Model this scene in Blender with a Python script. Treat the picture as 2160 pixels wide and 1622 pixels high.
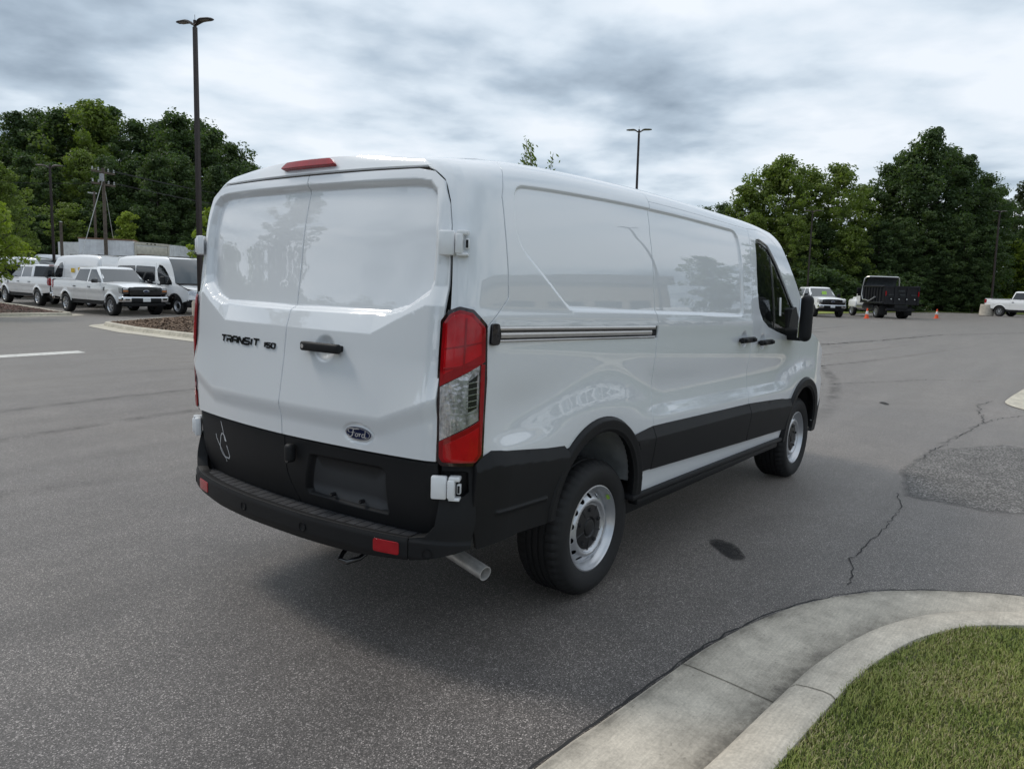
import bpy, bmesh, math, random
import numpy as np
from mathutils import Vector, Matrix
from mathutils.geometry import delaunay_2d_cdt

# ------------------------------------------------------------------ scene, camera, sky, sun
for o in list(bpy.data.objects): bpy.data.objects.remove(o)
SC = bpy.context.scene; COL = SC.collection
SC.render.resolution_x = 1024; SC.render.resolution_y = 768
VS = SC.view_settings
VS.view_transform = 'Standard'; VS.look = 'None'; VS.gamma = 1; VS.use_curve_mapping = False
VS.exposure = 0.14
CAMP = (-3.2306, -2.8402, 1.5645); YAW, PITCH, ROLL = 0.6488, -0.1317, 0.0329
cd = bpy.data.cameras.new('camera'); cam = bpy.data.objects.new('camera', cd); COL.objects.link(cam)
cd.sensor_width = 36; cd.lens = 1593.38 / 2160 * 36; cd.clip_start = .05; cd.clip_end = 3000
def cam_axes():
    f = Vector((math.cos(YAW)*math.cos(PITCH), math.sin(YAW)*math.cos(PITCH), math.sin(PITCH)))
    r = Vector((math.sin(YAW), -math.cos(YAW), 0)); u = r.cross(f)
    return r*math.cos(ROLL)+u*math.sin(ROLL), u*math.cos(ROLL)-r*math.sin(ROLL), f
_r, _u, _f = cam_axes()
cam.matrix_world = Matrix(((_r.x, _u.x, -_f.x, CAMP[0]), (_r.y, _u.y, -_f.y, CAMP[1]), (_r.z, _u.z, -_f.z, CAMP[2]), (0, 0, 0, 1)))
SC.camera = cam

SUN_EL, SUN_AZ = math.radians(50), math.radians(105)      # azimuth of the sun, from +x towards +y
W = bpy.data.worlds.new('World'); SC.world = W; W.use_nodes = True
nt = W.node_tree; nt.nodes.clear()
def N(t, **k):
    n = nt.nodes.new(t)
    for a, b in k.items(): setattr(n, a, b)
    return n
def L(a, b): nt.links.new(a, b)
out = N('ShaderNodeOutputWorld'); bg = N('ShaderNodeBackground'); L(bg.outputs[0], out.inputs[0])
sky = N('ShaderNodeTexSky', sky_type='NISHITA', sun_disc=False); sky.sun_elevation = SUN_EL; sky.sun_rotation = math.pi/2 - SUN_AZ
tc = N('ShaderNodeTexCoord'); sep = N('ShaderNodeSeparateXYZ'); L(tc.outputs['Generated'], sep.inputs[0])
def MATH(op, a, b=None, c=None):
    n = N('ShaderNodeMath', operation=op)
    for i, v in enumerate((a, b, c)):
        if v is None: continue
        if isinstance(v, (int, float)): n.inputs[i].default_value = v
        else: L(v, n.inputs[i])
    return n.outputs[0]
zc = MATH('MAXIMUM', sep.outputs[2], 0.0)
den = MATH('ADD', zc, .14)
cmb = N('ShaderNodeCombineXYZ')
L(MATH('DIVIDE', sep.outputs[0], den), cmb.inputs[0]); L(MATH('DIVIDE', sep.outputs[1], den), cmb.inputs[1])
mp = N('ShaderNodeMapping'); L(cmb.outputs[0], mp.inputs[0])
mp.inputs['Location'].default_value = (3.1, 1.7, .4); mp.inputs['Rotation'].default_value = (0, 0, .65); mp.inputs['Scale'].default_value = (1.0, 1.0, 1)
n1 = N('ShaderNodeTexNoise'); n1.inputs['Scale'].default_value = .80; n1.inputs['Detail'].default_value = 13; n1.inputs['Roughness'].default_value = .50; n1.inputs['Distortion'].default_value = .15
L(mp.outputs[0], n1.inputs['Vector'])
n2 = N('ShaderNodeTexNoise'); n2.inputs['Scale'].default_value = 2.6; n2.inputs['Detail'].default_value = 10; n2.inputs['Roughness'].default_value = .5
L(mp.outputs[0], n2.inputs['Vector'])
dens = MATH('ADD', MATH('MULTIPLY', n1.outputs[0], .72), MATH('MULTIPLY', n2.outputs[0], .28))
cr = N('ShaderNodeValToRGB'); L(dens, cr.inputs[0]); e = cr.color_ramp.elements
e[0].position = .41; e[0].color = (.79, .84, .90, 1)
e[1].position = .625; e[1].color = (.235, .295, .365, 1)
k = e.new(.475); k.color = (.64, .72, .80, 1)
k = e.new(.54); k.color = (.43, .515, .605, 1)
# an overcast sky is brighter overhead than at the horizon
ov = MATH('ADD', 1.02, MATH('MULTIPLY', zc, .16))
vm = N('ShaderNodeVectorMath', operation='SCALE'); L(cr.outputs[0], vm.inputs[0]); L(ov, vm.inputs[3])
sk = N('ShaderNodeVectorMath', operation='SCALE'); L(sky.outputs[0], sk.inputs[0]); sk.inputs[3].default_value = .1
mx = N('ShaderNodeMixRGB'); mx.inputs[0].default_value = .93; L(sk.outputs[0], mx.inputs[1]); L(vm.outputs[0], mx.inputs[2])
L(mx.outputs[0], bg.inputs[0]); bg.inputs[1].default_value = 1.0

sl = bpy.data.lights.new('sun', 'SUN'); sl.energy = 1.5; sl.angle = math.radians(14); sl.color = (1, .93, .84)
sun = bpy.data.objects.new('sun', sl); COL.objects.link(sun)
sd = Vector((math.cos(SUN_AZ)*math.cos(SUN_EL), math.sin(SUN_AZ)*math.cos(SUN_EL), math.sin(SUN_EL)))
sun.rotation_euler = sd.to_track_quat('Z', 'Y').to_euler(); sun.location = (0, 0, 30)

# ------------------------------------------------------------------ helpers
rnd = random.Random(5)
def tag(o, label=None, cat=None, group=None, kind=None):
    if label: o['label'] = label
    if cat: o['category'] = cat
    if group: o['group'] = group
    if kind: o['kind'] = kind
    return o
def empty(name, loc=(0, 0, 0), rz=0):
    o = bpy.data.objects.new(name, None); o.empty_display_size = .2; COL.objects.link(o); o.location = loc; o.rotation_euler = (0, 0, rz); return o
def link(name, me, mat=None, parent=None):
    o = bpy.data.objects.new(name, me); COL.objects.link(o)
    if mat is not None and not me.materials: me.materials.append(mat)
    if parent is not None: o.parent = parent
    return o
def copy_tree(o, parent=None):
    c = o.copy(); COL.objects.link(c)
    if parent is not None: c.parent = parent
    for ch in o.children: copy_tree(ch, c)
    return c
def mirror(o, parent):        # the same part on the other side of a thing
    c = o.copy(); COL.objects.link(c); c.parent = parent
    c.location.y *= -1; c.scale = (o.scale.x, -o.scale.y, o.scale.z); c.rotation_euler = (-o.rotation_euler.x, o.rotation_euler.y, -o.rotation_euler.z)
    for ch in o.children:
        d = ch.copy(); COL.objects.link(d); d.parent = c
    return c
class MB:
    def __init__(s): s.v = []; s.f = []
    def add(s, vs, fs):
        k = len(s.v); s.v += [tuple(map(float, p)) for p in vs]; s.f += [tuple(i + k for i in f) for f in fs]; return s
    def box(s, a, b, c=None):
        (x0, y0, z0), (x1, y1, z1) = a, b
        return s.add([(x0,y0,z0),(x1,y0,z0),(x1,y1,z0),(x0,y1,z0),(x0,y0,z1),(x1,y0,z1),(x1,y1,z1),(x0,y1,z1)],
                     [(3,2,1,0),(4,5,6,7),(0,1,5,4),(1,2,6,5),(2,3,7,6),(3,0,4,7)])
    def rbox(s, a, b, r, seg=2):
        bm = bmesh.new(); bmesh.ops.create_cube(bm, size=1)
        for v in bm.verts: v.co = [a[i] + (b[i]-a[i])*(v.co[i]+.5) for i in range(3)]
        bmesh.ops.bevel(bm, geom=bm.edges[:], offset=r, segments=seg, profile=.5, affect='EDGES')
        bm.verts.index_update(); s.add([v.co for v in bm.verts], [[v.index for v in f.verts] for f in bm.faces]); bm.free(); return s
    def tube(s, pts, rad, n=8, caps=True):
        pts = [Vector(p) for p in pts]; rad = rad if hasattr(rad, '__len__') else [rad]*len(pts)
        k = len(s.v); prev = None
        for i, p in enumerate(pts):
            d = (pts[min(i+1, len(pts)-1)] - pts[max(i-1, 0)]).normalized()
            if prev is None: a = d.orthogonal().normalized()
            else: a = (prev - d*prev.dot(d)).normalized()
            prev = a; b = d.cross(a)
            for j in range(n):
                t = 2*math.pi*j/n; s.v.append(tuple(p + (a*math.cos(t)+b*math.sin(t))*rad[i]))
        for i in range(len(pts)-1):
            for j in range(n): s.f.append((k+i*n+j, k+i*n+(j+1)%n, k+(i+1)*n+(j+1)%n, k+(i+1)*n+j))
        if caps: s.f.append(tuple(k+j for j in range(n))[::-1]); s.f.append(tuple(k+(len(pts)-1)*n+j for j in range(n)))
        return s
    def lathe(s, prof, n=32, axis='y', c=(0, 0, 0), closed=False):   # prof: (radius, along)
        k = len(s.v)
        for r, a in prof:
            for j in range(n):
                t = 2*math.pi*j/n; p = {'y': (r*math.cos(t), a, r*math.sin(t)), 'z': (r*math.cos(t), r*math.sin(t), a), 'x': (a, r*math.cos(t), r*math.sin(t))}[axis]
                s.v.append((p[0]+c[0], p[1]+c[1], p[2]+c[2]))
        m = len(prof)
        for i in range(m if closed else m-1):
            for j in range(n): s.f.append((k+i*n+j, k+i*n+(j+1)%n, k+((i+1)%m)*n+(j+1)%n, k+((i+1)%m)*n+j))
        return s
    def prism(s, poly, a0, a1, axis='y'):          # polygon extruded along an axis; poly in the two other axes
        n = len(poly); k = len(s.v)
        for a in (a0, a1):
            for p, q in poly: s.v.append({'y': (p, a, q), 'x': (a, p, q), 'z': (p, q, a)}[axis])
        s.f.append(tuple(k+i for i in range(n))); s.f.append(tuple(k+n+i for i in range(n))[::-1])
        for i in range(n): s.f.append((k+i, k+n+i, k+n+(i+1)%n, k+(i+1)%n))
        return s
    def grid(s, P):                                # P[i][j] points
        k = len(s.v); m = len(P[0])
        for row in P: s.v += [tuple(map(float, p)) for p in row]
        for i in range(len(P)-1):
            for j in range(m-1): s.f.append((k+i*m+j, k+i*m+j+1, k+(i+1)*m+j+1, k+(i+1)*m+j))
        return s
    def mesh(s, name, mat=None, smooth=40, fix=True):
        me = bpy.data.meshes.new(name); me.from_pydata(s.v, [], s.f)
        if fix:
            bm = bmesh.new(); bm.from_mesh(me); bmesh.ops.recalc_face_normals(bm, faces=bm.faces[:]); bm.to_mesh(me); bm.free()
        if smooth:
            me.polygons.foreach_set('use_smooth', [True]*len(me.polygons)); me.set_sharp_from_angle(angle=math.radians(smooth))
        if mat is not None: me.materials.append(mat)
        return me
    def build(s, name, mat, parent=None, smooth=40, fix=True, loc=None, rot=None):
        o = link(name, s.mesh(name, mat, smooth, fix), None, parent)
        if loc is not None: o.location = loc
        if rot is not None: o.rotation_euler = rot
        return o
def fast_mesh(name, verts, faces, mat=None, smooth=False):   # numpy arrays, faces all of one size
    me = bpy.data.meshes.new(name); nv, (nf, k) = len(verts), faces.shape
    me.vertices.add(nv); me.vertices.foreach_set('co', np.ascontiguousarray(verts, dtype=np.float32).ravel())
    me.loops.add(nf*k); me.loops.foreach_set('vertex_index', np.ascontiguousarray(faces, dtype=np.int32).ravel())
    me.polygons.add(nf); me.polygons.foreach_set('loop_start', np.arange(0, nf*k, k, dtype=np.int32))
    me.update(calc_edges=True)
    if smooth: me.polygons.foreach_set('use_smooth', np.ones(nf, dtype=bool))
    if mat is not None: me.materials.append(mat)
    return me
# ------------------------------------------------------------------ sheets: a surface fn(u, v) meshed inside an outline
def inside(poly, p):
    x, y = p[:, 0], p[:, 1]; r = np.zeros(len(p), bool); a = np.asarray(poly, float); b = np.roll(a, -1, 0)
    for (x0, y0), (x1, y1) in zip(a, b):
        if y0 == y1: continue
        c = (y0 > y) != (y1 > y); r ^= c & (x < (x1-x0)*(y-y0)/(y1-y0)+x0)
    return r
def sdist(poly, x, y):         # signed distance to a polygon, negative inside
    x = np.asarray(x, float); y = np.asarray(y, float); sh = np.broadcast(x, y).shape
    p = np.stack([np.broadcast_to(x, sh).ravel(), np.broadcast_to(y, sh).ravel()], 1); a = np.asarray(poly, float); b = np.roll(a, -1, 0)
    d = np.full(len(p), 1e9)
    for s, e in zip(a, b):
        q = e-s; l = q@q
        if l < 1e-14: continue
        t = np.clip(((p-s)@q)/l, 0, 1); d = np.minimum(d, np.hypot(p[:, 0]-s[0]-t*q[0], p[:, 1]-s[1]-t*q[1]))
    return np.where(inside(poly, p), -d, d).reshape(sh)
def dens_poly(poly, h):
    o = []
    for (a, b) in zip(poly, poly[1:]+poly[:1]):
        n = max(1, int(math.ceil(math.hypot(b[0]-a[0], b[1]-a[1])/h)))
        o += [(a[0]+(b[0]-a[0])*i/n, a[1]+(b[1]-a[1])*i/n) for i in range(n)]
    return o
def round_poly(poly, r, n=5):  # round each corner; r one radius or a list
    o = []; m = len(poly)
    for i in range(m):
        R = r[i] if hasattr(r, '__len__') else r
        p = Vector(poly[i]); a = Vector(poly[i-1])-p; b = Vector(poly[(i+1) % m])-p
        if R <= 0 or a.length < 1e-9 or b.length < 1e-9: o.append(tuple(p)); continue
        ang = a.angle(b, 0); t = min(R/max(math.tan(ang/2), 1e-3), .48*a.length, .48*b.length)
        A = p+a.normalized()*t; B = p+b.normalized()*t
        for k in range(n+1):
            u = k/n; o.append(tuple(A*(1-u)**2+p*2*u*(1-u)+B*u*u))
    return o
def sheet(name, outline, fn, mat, parent=None, holes=(), h=.03, flange=.015, tol=.0002, levels=2, flip=False, fine=None):
    """Mesh the surface fn(u, v) -> x, y, z inside the outline; the edge turns inward by the flange."""
    loops = [dens_poly(list(map(tuple, outline)), h/2)] + [dens_poly(list(map(tuple, q)), h/2) for q in holes]
    allp = np.array([p for l in loops for p in l]); lo = allp.min(0); hi = allp.max(0)
    k = 2**levels; g = h/k
    U = np.arange(lo[0]-h, hi[0]+h, g); V = np.arange(lo[1]-h, hi[1]+h, g); UU, VV = np.meshgrid(U, V, indexing='ij')
    if levels:
        P = np.stack(fn(UU, VV), -1); c = np.zeros(UU.shape)
        c[1:-1] = np.linalg.norm(P[2:]-2*P[1:-1]+P[:-2], axis=-1); c[:, 1:-1] = np.maximum(c[:, 1:-1], np.linalg.norm(P[:, 2:]-2*P[:, 1:-1]+P[:, :-2], axis=-1))
        c[:2] = 0; c[-2:] = 0; c[:, :2] = 0; c[:, -2:] = 0
        for q in (1, 2): c[q:] = np.maximum(c[q:], c[:-q]*.9); c[:, q:] = np.maximum(c[:, q:], c[:, :-q]*.9)
    I, J = np.indices(UU.shape); keep = (I % k == 0) & (J % k == 0)
    for l in range(1, levels+1):
        st = k >> l; keep |= (I % st == 0) & (J % st == 0) & (c > tol*(1 if l == levels else .4))
    pts = np.stack([UU[keep], VV[keep]], 1)
    ins = inside(loops[0], pts)
    for q in loops[1:]: ins &= ~inside(q, pts)
    pts = pts[ins]
    dmin = np.full(len(pts), 1e9)
    for l in loops:
        a = np.array(l)
        for i in range(0, len(a), 1): dmin = np.minimum(dmin, np.hypot(pts[:, 0]-a[i, 0], pts[:, 1]-a[i, 1]))
    pts = pts[dmin > g*.7]
    co = []; ed = []
    for l in loops:
        b = len(co); co += [Vector(p) for p in l]; ed += [(b+i, b+(i+1) % len(l)) for i in range(len(l))]
    co += [Vector(p) for p in pts]
    vs, es, fs, _, _, _ = delaunay_2d_cdt(co, ed, [], 0, 1e-6)
    uv = np.array([(v.x, v.y) for v in vs]); T = np.array(fs)
    cen = uv[T].mean(1); ok = inside(loops[0], cen)
    for q in loops[1:]: ok &= ~inside(q, cen)
    T = T[ok]
    u, v = uv[:, 0], uv[:, 1]; X = np.stack(fn(u, v), 1); e = 1e-3
    du = np.stack(fn(u+e, v), 1)-np.stack(fn(u-e, v), 1); dv = np.stack(fn(u, v+e), 1)-np.stack(fn(u, v-e), 1)
    nn = np.cross(du, dv); nn /= np.maximum(np.linalg.norm(nn, axis=1, keepdims=True), 1e-12)
    if flip: nn = -nn; T = T[:, ::-1]
    a = uv[T]; area = np.cross(a[:, 1]-a[:, 0], a[:, 2]-a[:, 0]) if False else ((a[:,1,0]-a[:,0,0])*(a[:,2,1]-a[:,0,1])-(a[:,1,1]-a[:,0,1])*(a[:,2,0]-a[:,0,0]))
    bad = (area < 0) != flip; T[bad] = T[bad][:, ::-1]
    verts = [X]; norms = [nn]; faces = [T]
    if flange:
        E = np.concatenate([T[:, [0, 1]], T[:, [1, 2]], T[:, [2, 0]]]); key = np.sort(E, 1); code = key[:, 0]*len(X)+key[:, 1]
        _, first, cnt = np.unique(code, return_index=True, return_counts=True); B = E[first[cnt == 1]]
        k0 = len(X)
        for (p, q) in B:
            ev = X[q]-X[p]; nv = nn[p]+nn[q]; s = np.cross(ev, nv); s /= max(np.linalg.norm(s), 1e-12)
            r = min(.0025, flange*.4)          # a small rolled edge, then the return
            quad = [X[p], X[q], X[q]-nn[q]*r+s*r*.5, X[p]-nn[p]*r+s*r*.5, X[q]-nn[q]*flange+s*r*.5, X[p]-nn[p]*flange+s*r*.5]
            verts.append(np.array(quad)); m1 = nn[p]*.7+s*.7; m2 = nn[q]*.7+s*.7
            norms.append(np.array([nn[p], nn[q], s*.9+nn[q]*.3, s*.9+nn[p]*.3, s, s]))
            faces.append(np.array([[k0+1, k0, k0+3], [k0+1, k0+3, k0+2], [k0+2, k0+3, k0+5], [k0+2, k0+5, k0+4]])); k0 += 6
    Vt = np.concatenate(verts); Nn = np.concatenate(norms); F = np.concatenate(faces)
    Nn /= np.maximum(np.linalg.norm(Nn, axis=1, keepdims=True), 1e-9)
    me = fast_mesh(name, Vt, F, mat, True); me.normals_split_custom_set_from_vertices([tuple(n) for n in Nn])
    return link(name, me, None, parent)
# ------------------------------------------------------------------ materials
MAT = {}
class NT:
    def __init__(s, name):
        s.m = bpy.data.materials.new(name); s.m.use_nodes = True; s.t = s.m.node_tree; s.b = s.t.nodes['Principled BSDF']; s.o = s.t.nodes['Material Output']
        s.tc = s.n('ShaderNodeTexCoord')
    def n(s, t, **k):
        q = s.t.nodes.new(t)
        for a, b in k.items(): setattr(q, a, b)
        return q
    def l(s, a, b): s.t.links.new(a, b)
    def set(s, **k):
        for a, b in k.items():
            i = s.b.inputs[a.replace('_', ' ')]
            if hasattr(b, 'is_linked') or hasattr(b, 'links'): s.l(b, i)
            else: i.default_value = (*b, 1) if isinstance(b, tuple) and len(b) == 3 and i.type == 'RGBA' else b
        return s
    def noise(s, scale, detail=4, rough=.55, vec=None, dist=0):
        q = s.n('ShaderNodeTexNoise'); q.inputs['Scale'].default_value = scale; q.inputs['Detail'].default_value = detail; q.inputs['Roughness'].default_value = rough; q.inputs['Distortion'].default_value = dist
        s.l(vec or s.tc.outputs['Object'], q.inputs['Vector']); return q.outputs[0]
    def voro(s, scale, feature='F1', vec=None, out='Distance'):
        q = s.n('ShaderNodeTexVoronoi', feature=feature); q.inputs['Scale'].default_value = scale; s.l(vec or s.tc.outputs['Object'], q.inputs['Vector']); return q.outputs[out]
    def ramp(s, fac, stops):
        q = s.n('ShaderNodeValToRGB'); s.l(fac, q.inputs[0]); e = q.color_ramp.elements
        while len(e) < len(stops): e.new(.5)
        for i, (p, c) in enumerate(stops):
            e[i].position = p; c = (c, c, c) if not hasattr(c, '__len__') else c; e[i].color = (*c, 1)
        return q.outputs[0]
    def math(s, op, a, b=None):
        q = s.n('ShaderNodeMath', operation=op)
        for i, v in enumerate((a, b)):
            if v is None: continue
            if isinstance(v, (int, float)): q.inputs[i].default_value = v
            else: s.l(v, q.inputs[i])
        return q.outputs[0]
    def mix(s, fac, a, b, mode='MIX'):
        q = s.n('ShaderNodeMixRGB', blend_type=mode)
        for i, v in enumerate((fac, a, b)):
            if hasattr(v, 'links'): s.l(v, q.inputs[i])
            else: q.inputs[i].default_value = (*v, 1) if isinstance(v, tuple) else v
        return q.outputs[0]
    def bump(s, h, strength=.3, dist=.01):
        q = s.n('ShaderNodeBump'); q.inputs['Strength'].default_value = strength; q.inputs['Distance'].default_value = dist; s.l(h, q.inputs['Height']); s.l(q.outputs[0], s.b.inputs['Normal']); return s
    def xyz(s):
        q = s.n('ShaderNodeSeparateXYZ'); s.l(s.tc.outputs['Object'], q.inputs[0]); return q.outputs
def simple(name, col, rough=.5, metal=0, coat=0, var=.06, scale=6, bump=0, bscale=60, spec=.5, ior=1.5):
    t = NT(name); a = tuple(c*(1-var) for c in col); b = tuple(min(1, c*(1+var)) for c in col)
    t.set(Base_Color=t.ramp(t.noise(scale, 5), [(.3, a), (.7, b)]), Roughness=rough, Metallic=metal, Coat_Weight=coat, Coat_Roughness=.03, Specular_IOR_Level=spec, IOR=ior)
    if bump: t.bump(t.noise(bscale, 3), bump, .002)
    MAT[name] = t.m; return t.m
# paint: white clear-coated, a breath of dust low down
def paint(name, col, dust=True):
    t = NT(name)
    c = t.ramp(t.noise(1.3, 4), [(.3, tuple(k*.985 for k in col)), (.7, col)])
    t.set(Base_Color=c, Roughness=.35, Coat_Weight=1.0, Coat_Roughness=.006, Coat_IOR=1.95, Specular_IOR_Level=.25)
    MAT[name] = t.m; return t.m
paint('white_paint', (.75, .775, .80)); paint('bg_white', (.88, .885, .89))
simple('black_plastic', (.0105, .0108, .0120), .56, bump=.3, bscale=420, var=.15, scale=3, spec=.28)
simple('tread_plastic', (.035, .036, .040), .6, bump=.5, bscale=160, var=.45, scale=18)
simple('rubber', (.012, .012, .0125), .72, bump=.15, bscale=120, var=.2)
simple('dark_gap', (.006, .006, .007), .8); simple('underbody', (.012, .012, .013), .8)
simple('gloss_black', (.010, .010, .012), .18, coat=.6)
simple('steel_rim', (.58, .59, .61), .30, .7, var=.05, bump=.05, bscale=300)
simple('alloy', (.50, .51, .53), .3, .8)
simple('hub_black', (.013, .013, .014), .42, bump=.1, bscale=200)
simple('aluminium', (.62, .61, .60), .30, .9, var=.04, scale=30)
simple('chrome', (.72, .73, .75), .09, 1.0, var=.02)
simple('hinge_paint', (.80, .81, .82), .32, coat=.7)
simple('galvanised', (.34, .35, .36), .55, .35, var=.25, scale=9)
simple('tl_housing', (.016, .002, .003), .12, coat=.7)
simple('white_pen', (.52, .54, .56), .6, var=.3, scale=60)
simple('badge_blue', (.004, .010, .048), .45, spec=.2); simple('badge_silver', (.75, .76, .78), .2, .7)
simple('sticker_white', (.75, .76, .76), .5); simple('sticker_lime', (.35, .60, .08), .5); simple('sticker_yellow', (.75, .50, .03), .5)
simple('seat_fabric', (.030, .032, .034), .9); simple('seat_grey', (.10, .115, .11), .9)
simple('amber', (.50, .16, .03), .2, coat=1)
def lens(name, col, sc=(90, 160)):
    t = NT(name); mpn = t.n('ShaderNodeMapping'); t.l(t.tc.outputs['Object'], mpn.inputs[0]); mpn.inputs['Scale'].default_value = (sc[0], sc[0], sc[1])
    q = t.n('ShaderNodeTexChecker'); t.l(mpn.outputs[0], q.inputs[0]); q.inputs['Scale'].default_value = 1
    big = t.noise(9, 3); f = t.ramp(big, [(.30, tuple(c*.75 for c in col)), (.55, col), (.75, tuple(min(1, c*1.15+.004) for c in col))])
    t.set(Base_Color=f, Roughness=.10, Coat_Weight=.35, Coat_Roughness=.01, Specular_IOR_Level=.35)
    t.bump(q.outputs[1], .12, .002); MAT[name] = t.m
lens('lens_red', (.30, .0015, .005)); lens('lens_bright', (.50, .003, .008), (150, 150)); lens('reflector_red', (.34, .004, .010), (260, 260))
def chrome_cell(name):
    t = NT(name); mp_ = t.n('ShaderNodeMapping'); t.l(t.tc.outputs['Object'], mp_.inputs[0]); mp_.inputs['Scale'].default_value = (46, 46, 15)
    st = t.noise(1, 3, .6, mp_.outputs[0])
    t.set(Base_Color=t.ramp(st, [(.30, .34), (.44, .62), (.55, .85), (.72, .98)]), Metallic=.45, Roughness=.16, Coat_Weight=.6)
    t.bump(t.mix(.5, st, t.voro(52)), .35, .01); MAT[name] = t.m
chrome_cell('lamp_reflector')
def glass(name, tint, refl=1.0, rough=0.0):
    t = NT(name); t.t.nodes.remove(t.b)
    tr = t.n('ShaderNodeBsdfTransparent'); tr.inputs[0].default_value = (*tint, 1)
    gl = t.n('ShaderNodeBsdfGlossy'); gl.inputs['Roughness'].default_value = rough; gl.inputs[0].default_value = (1, 1, 1, 1)
    fr = t.n('ShaderNodeFresnel'); fr.inputs[0].default_value = 1.5
    f = t.math('MULTIPLY', fr.outputs[0], refl); m = t.n('ShaderNodeMixShader'); t.l(f, m.inputs[0]); t.l(tr.outputs[0], m.inputs[1]); t.l(gl.outputs[0], m.inputs[2]); t.l(m.outputs[0], t.o.inputs[0]); MAT[name] = t.m
glass('window_glass', (.42, .47, .46)); glass('clear_lens', (.93, .93, .95))
glass('screen_glass', (.42, .46, .46), 1.3); glass('privacy_glass', (.05, .055, .06), 1.2)
# asphalt: worn grey binder with pale and dark aggregate
def asphalt():
    t = NT('asphalt'); x, y, z = t.xyz()
    ag = t.voro(255, out='Color'); sp = t.n('ShaderNodeSeparateColor'); t.l(ag, sp.inputs[0])
    stones = t.ramp(sp.outputs[0], [(0, .024), (.30, .058), (.66, .094), (.88, .165), (1, .44)])
    fine = t.ramp(t.noise(420, 2), [(.3, .72), (.7, 1.28)])
    big = t.ramp(t.noise(.30, 6, .62), [(.30, (.84, .85, .88)), (.55, (1.0, .99, .98)), (.75, (1.16, 1.13, 1.09))])
    mid = t.ramp(t.noise(2.2, 6, .65), [(.32, .84), (.68, 1.14)])
    mp2 = t.n('ShaderNodeMapping'); t.l(t.tc.outputs['Object'], mp2.inputs[0]); mp2.inputs['Rotation'].default_value = (0, 0, .5); mp2.inputs['Scale'].default_value = (.16, 2.2, 1)
    streak = t.ramp(t.noise(1.0, 6, .6, mp2.outputs[0]), [(.36, .82), (.6, 1.08)])
    c = t.mix(1, t.mix(1, t.mix(1, stones, fine, 'MULTIPLY'), big, 'MULTIPLY'), mid, 'MULTIPLY'); c = t.mix(1, c, streak, 'MULTIPLY')
    c = t.mix(1, c, (1.10, 1.0, .945), 'MULTIPLY')
    # old tyre smears and drips
    dr = t.math('GREATER_THAN', t.noise(3.6, 3, .5, None, .6), .735); c = t.mix(t.math('MULTIPLY', dr, .35), c, (.03, .03, .032))
    t.set(Base_Color=c, Roughness=.60, Specular_IOR_Level=.55, Sheen_Weight=.42, Sheen_Roughness=.35, Sheen_Tint=(1.0, .88, .76)); t.bump(t.mix(.5, stones, fine), .25, .005); MAT['asphalt'] = t.m
asphalt()
def patchy(name, mul, rough=.85, sc=70):
    t = NT(name); ag = t.voro(sc, out='Color'); sp = t.n('ShaderNodeSeparateColor'); t.l(ag, sp.inputs[0])
    st = t.ramp(sp.outputs[0], [(0, .03), (.4, .085), (.75, .125), (1, .26)])
    c = t.mix(1, st, t.ramp(t.noise(2.5, 5), [(.3, .8*mul), (.7, 1.2*mul)]), 'MULTIPLY'); at = t.n('ShaderNodeAttribute', attribute_name='fade'); al = t.ramp(t.math('ADD', t.math('MULTIPLY', at.outputs['Fac'], .75), t.math('MULTIPLY', t.noise(7, 4, .7), .5)), [(.42, 0.), (.72, .8)]); t.set(Base_Color=t.mix(1, c, (1, .95, .9), 'MULTIPLY'), Roughness=rough, Alpha=al); t.bump(st, .8, .008); MAT[name] = t.m
patchy('coarse_asphalt', 1.5, .85, 95); simple('oil_stain', (.040, .039, .040), .6, var=.6, scale=60, bump=.5, bscale=150); simple('crack_fill', (.026, .025, .025), .9)
def concrete(name, col, dirt=1.0):
    t = NT(name); x = t.noise(1.7, 7, .62); f = t.noise(85, 4, .7); g = t.noise(9, 6, .65)
    c = t.ramp(x, [(.3, tuple(k*.80 for k in col)), (.55, col), (.75, tuple(k*1.12 for k in col))])
    c = t.mix(1, c, t.ramp(f, [(.3, .80), (.7, 1.15)]), 'MULTIPLY'); c = t.mix(1, c, t.ramp(g, [(.33, .80), (.6, 1.05)]), 'MULTIPLY')
    mpn = t.n('ShaderNodeMapping'); t.l(t.tc.outputs['Object'], mpn.inputs[0]); mpn.inputs['Scale'].default_value = (6, 160, 6)
    br = t.noise(1, 3, .6, mpn.outputs[0]); c = t.mix(1, c, t.ramp(br, [(.35, .92), (.65, 1.05)]), 'MULTIPLY')
    sp = t.math('GREATER_THAN', t.noise(40, 4, .6), .68); c = t.mix(t.math('MULTIPLY', sp, .45), c, tuple(k*.35 for k in col))
    t.set(Base_Color=c, Roughness=.88, Specular_IOR_Level=.3); t.bump(t.mix(.5, f, br), .45, .004); MAT[name] = t.m
concrete('concrete', (.58, .525, .44)); concrete('concrete_pale', (.56, .52, .43)); concrete('gutter_concrete', (.30, .285, .25))
simple('road_paint', (.62, .61, .57), .7, var=.22, scale=14, bump=.3, bscale=150)
simple('soil', (.055, .040, .028), .95, var=.4, scale=12)
def mulch(name, a, b):
    t = NT(name); oi = t.n('ShaderNodeObjectInfo'); t.set(Base_Color=t.ramp(t.noise(14, 3, .8), [(.28, a), (.5, b), (.72, tuple(k*1.9 for k in b))]), Roughness=.95); MAT[name] = t.m
mulch('mulch', (.06, .038, .026), (.17, .115, .078)); mulch('mulch_red', (.045, .024, .020), (.125, .070, .056))
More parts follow.
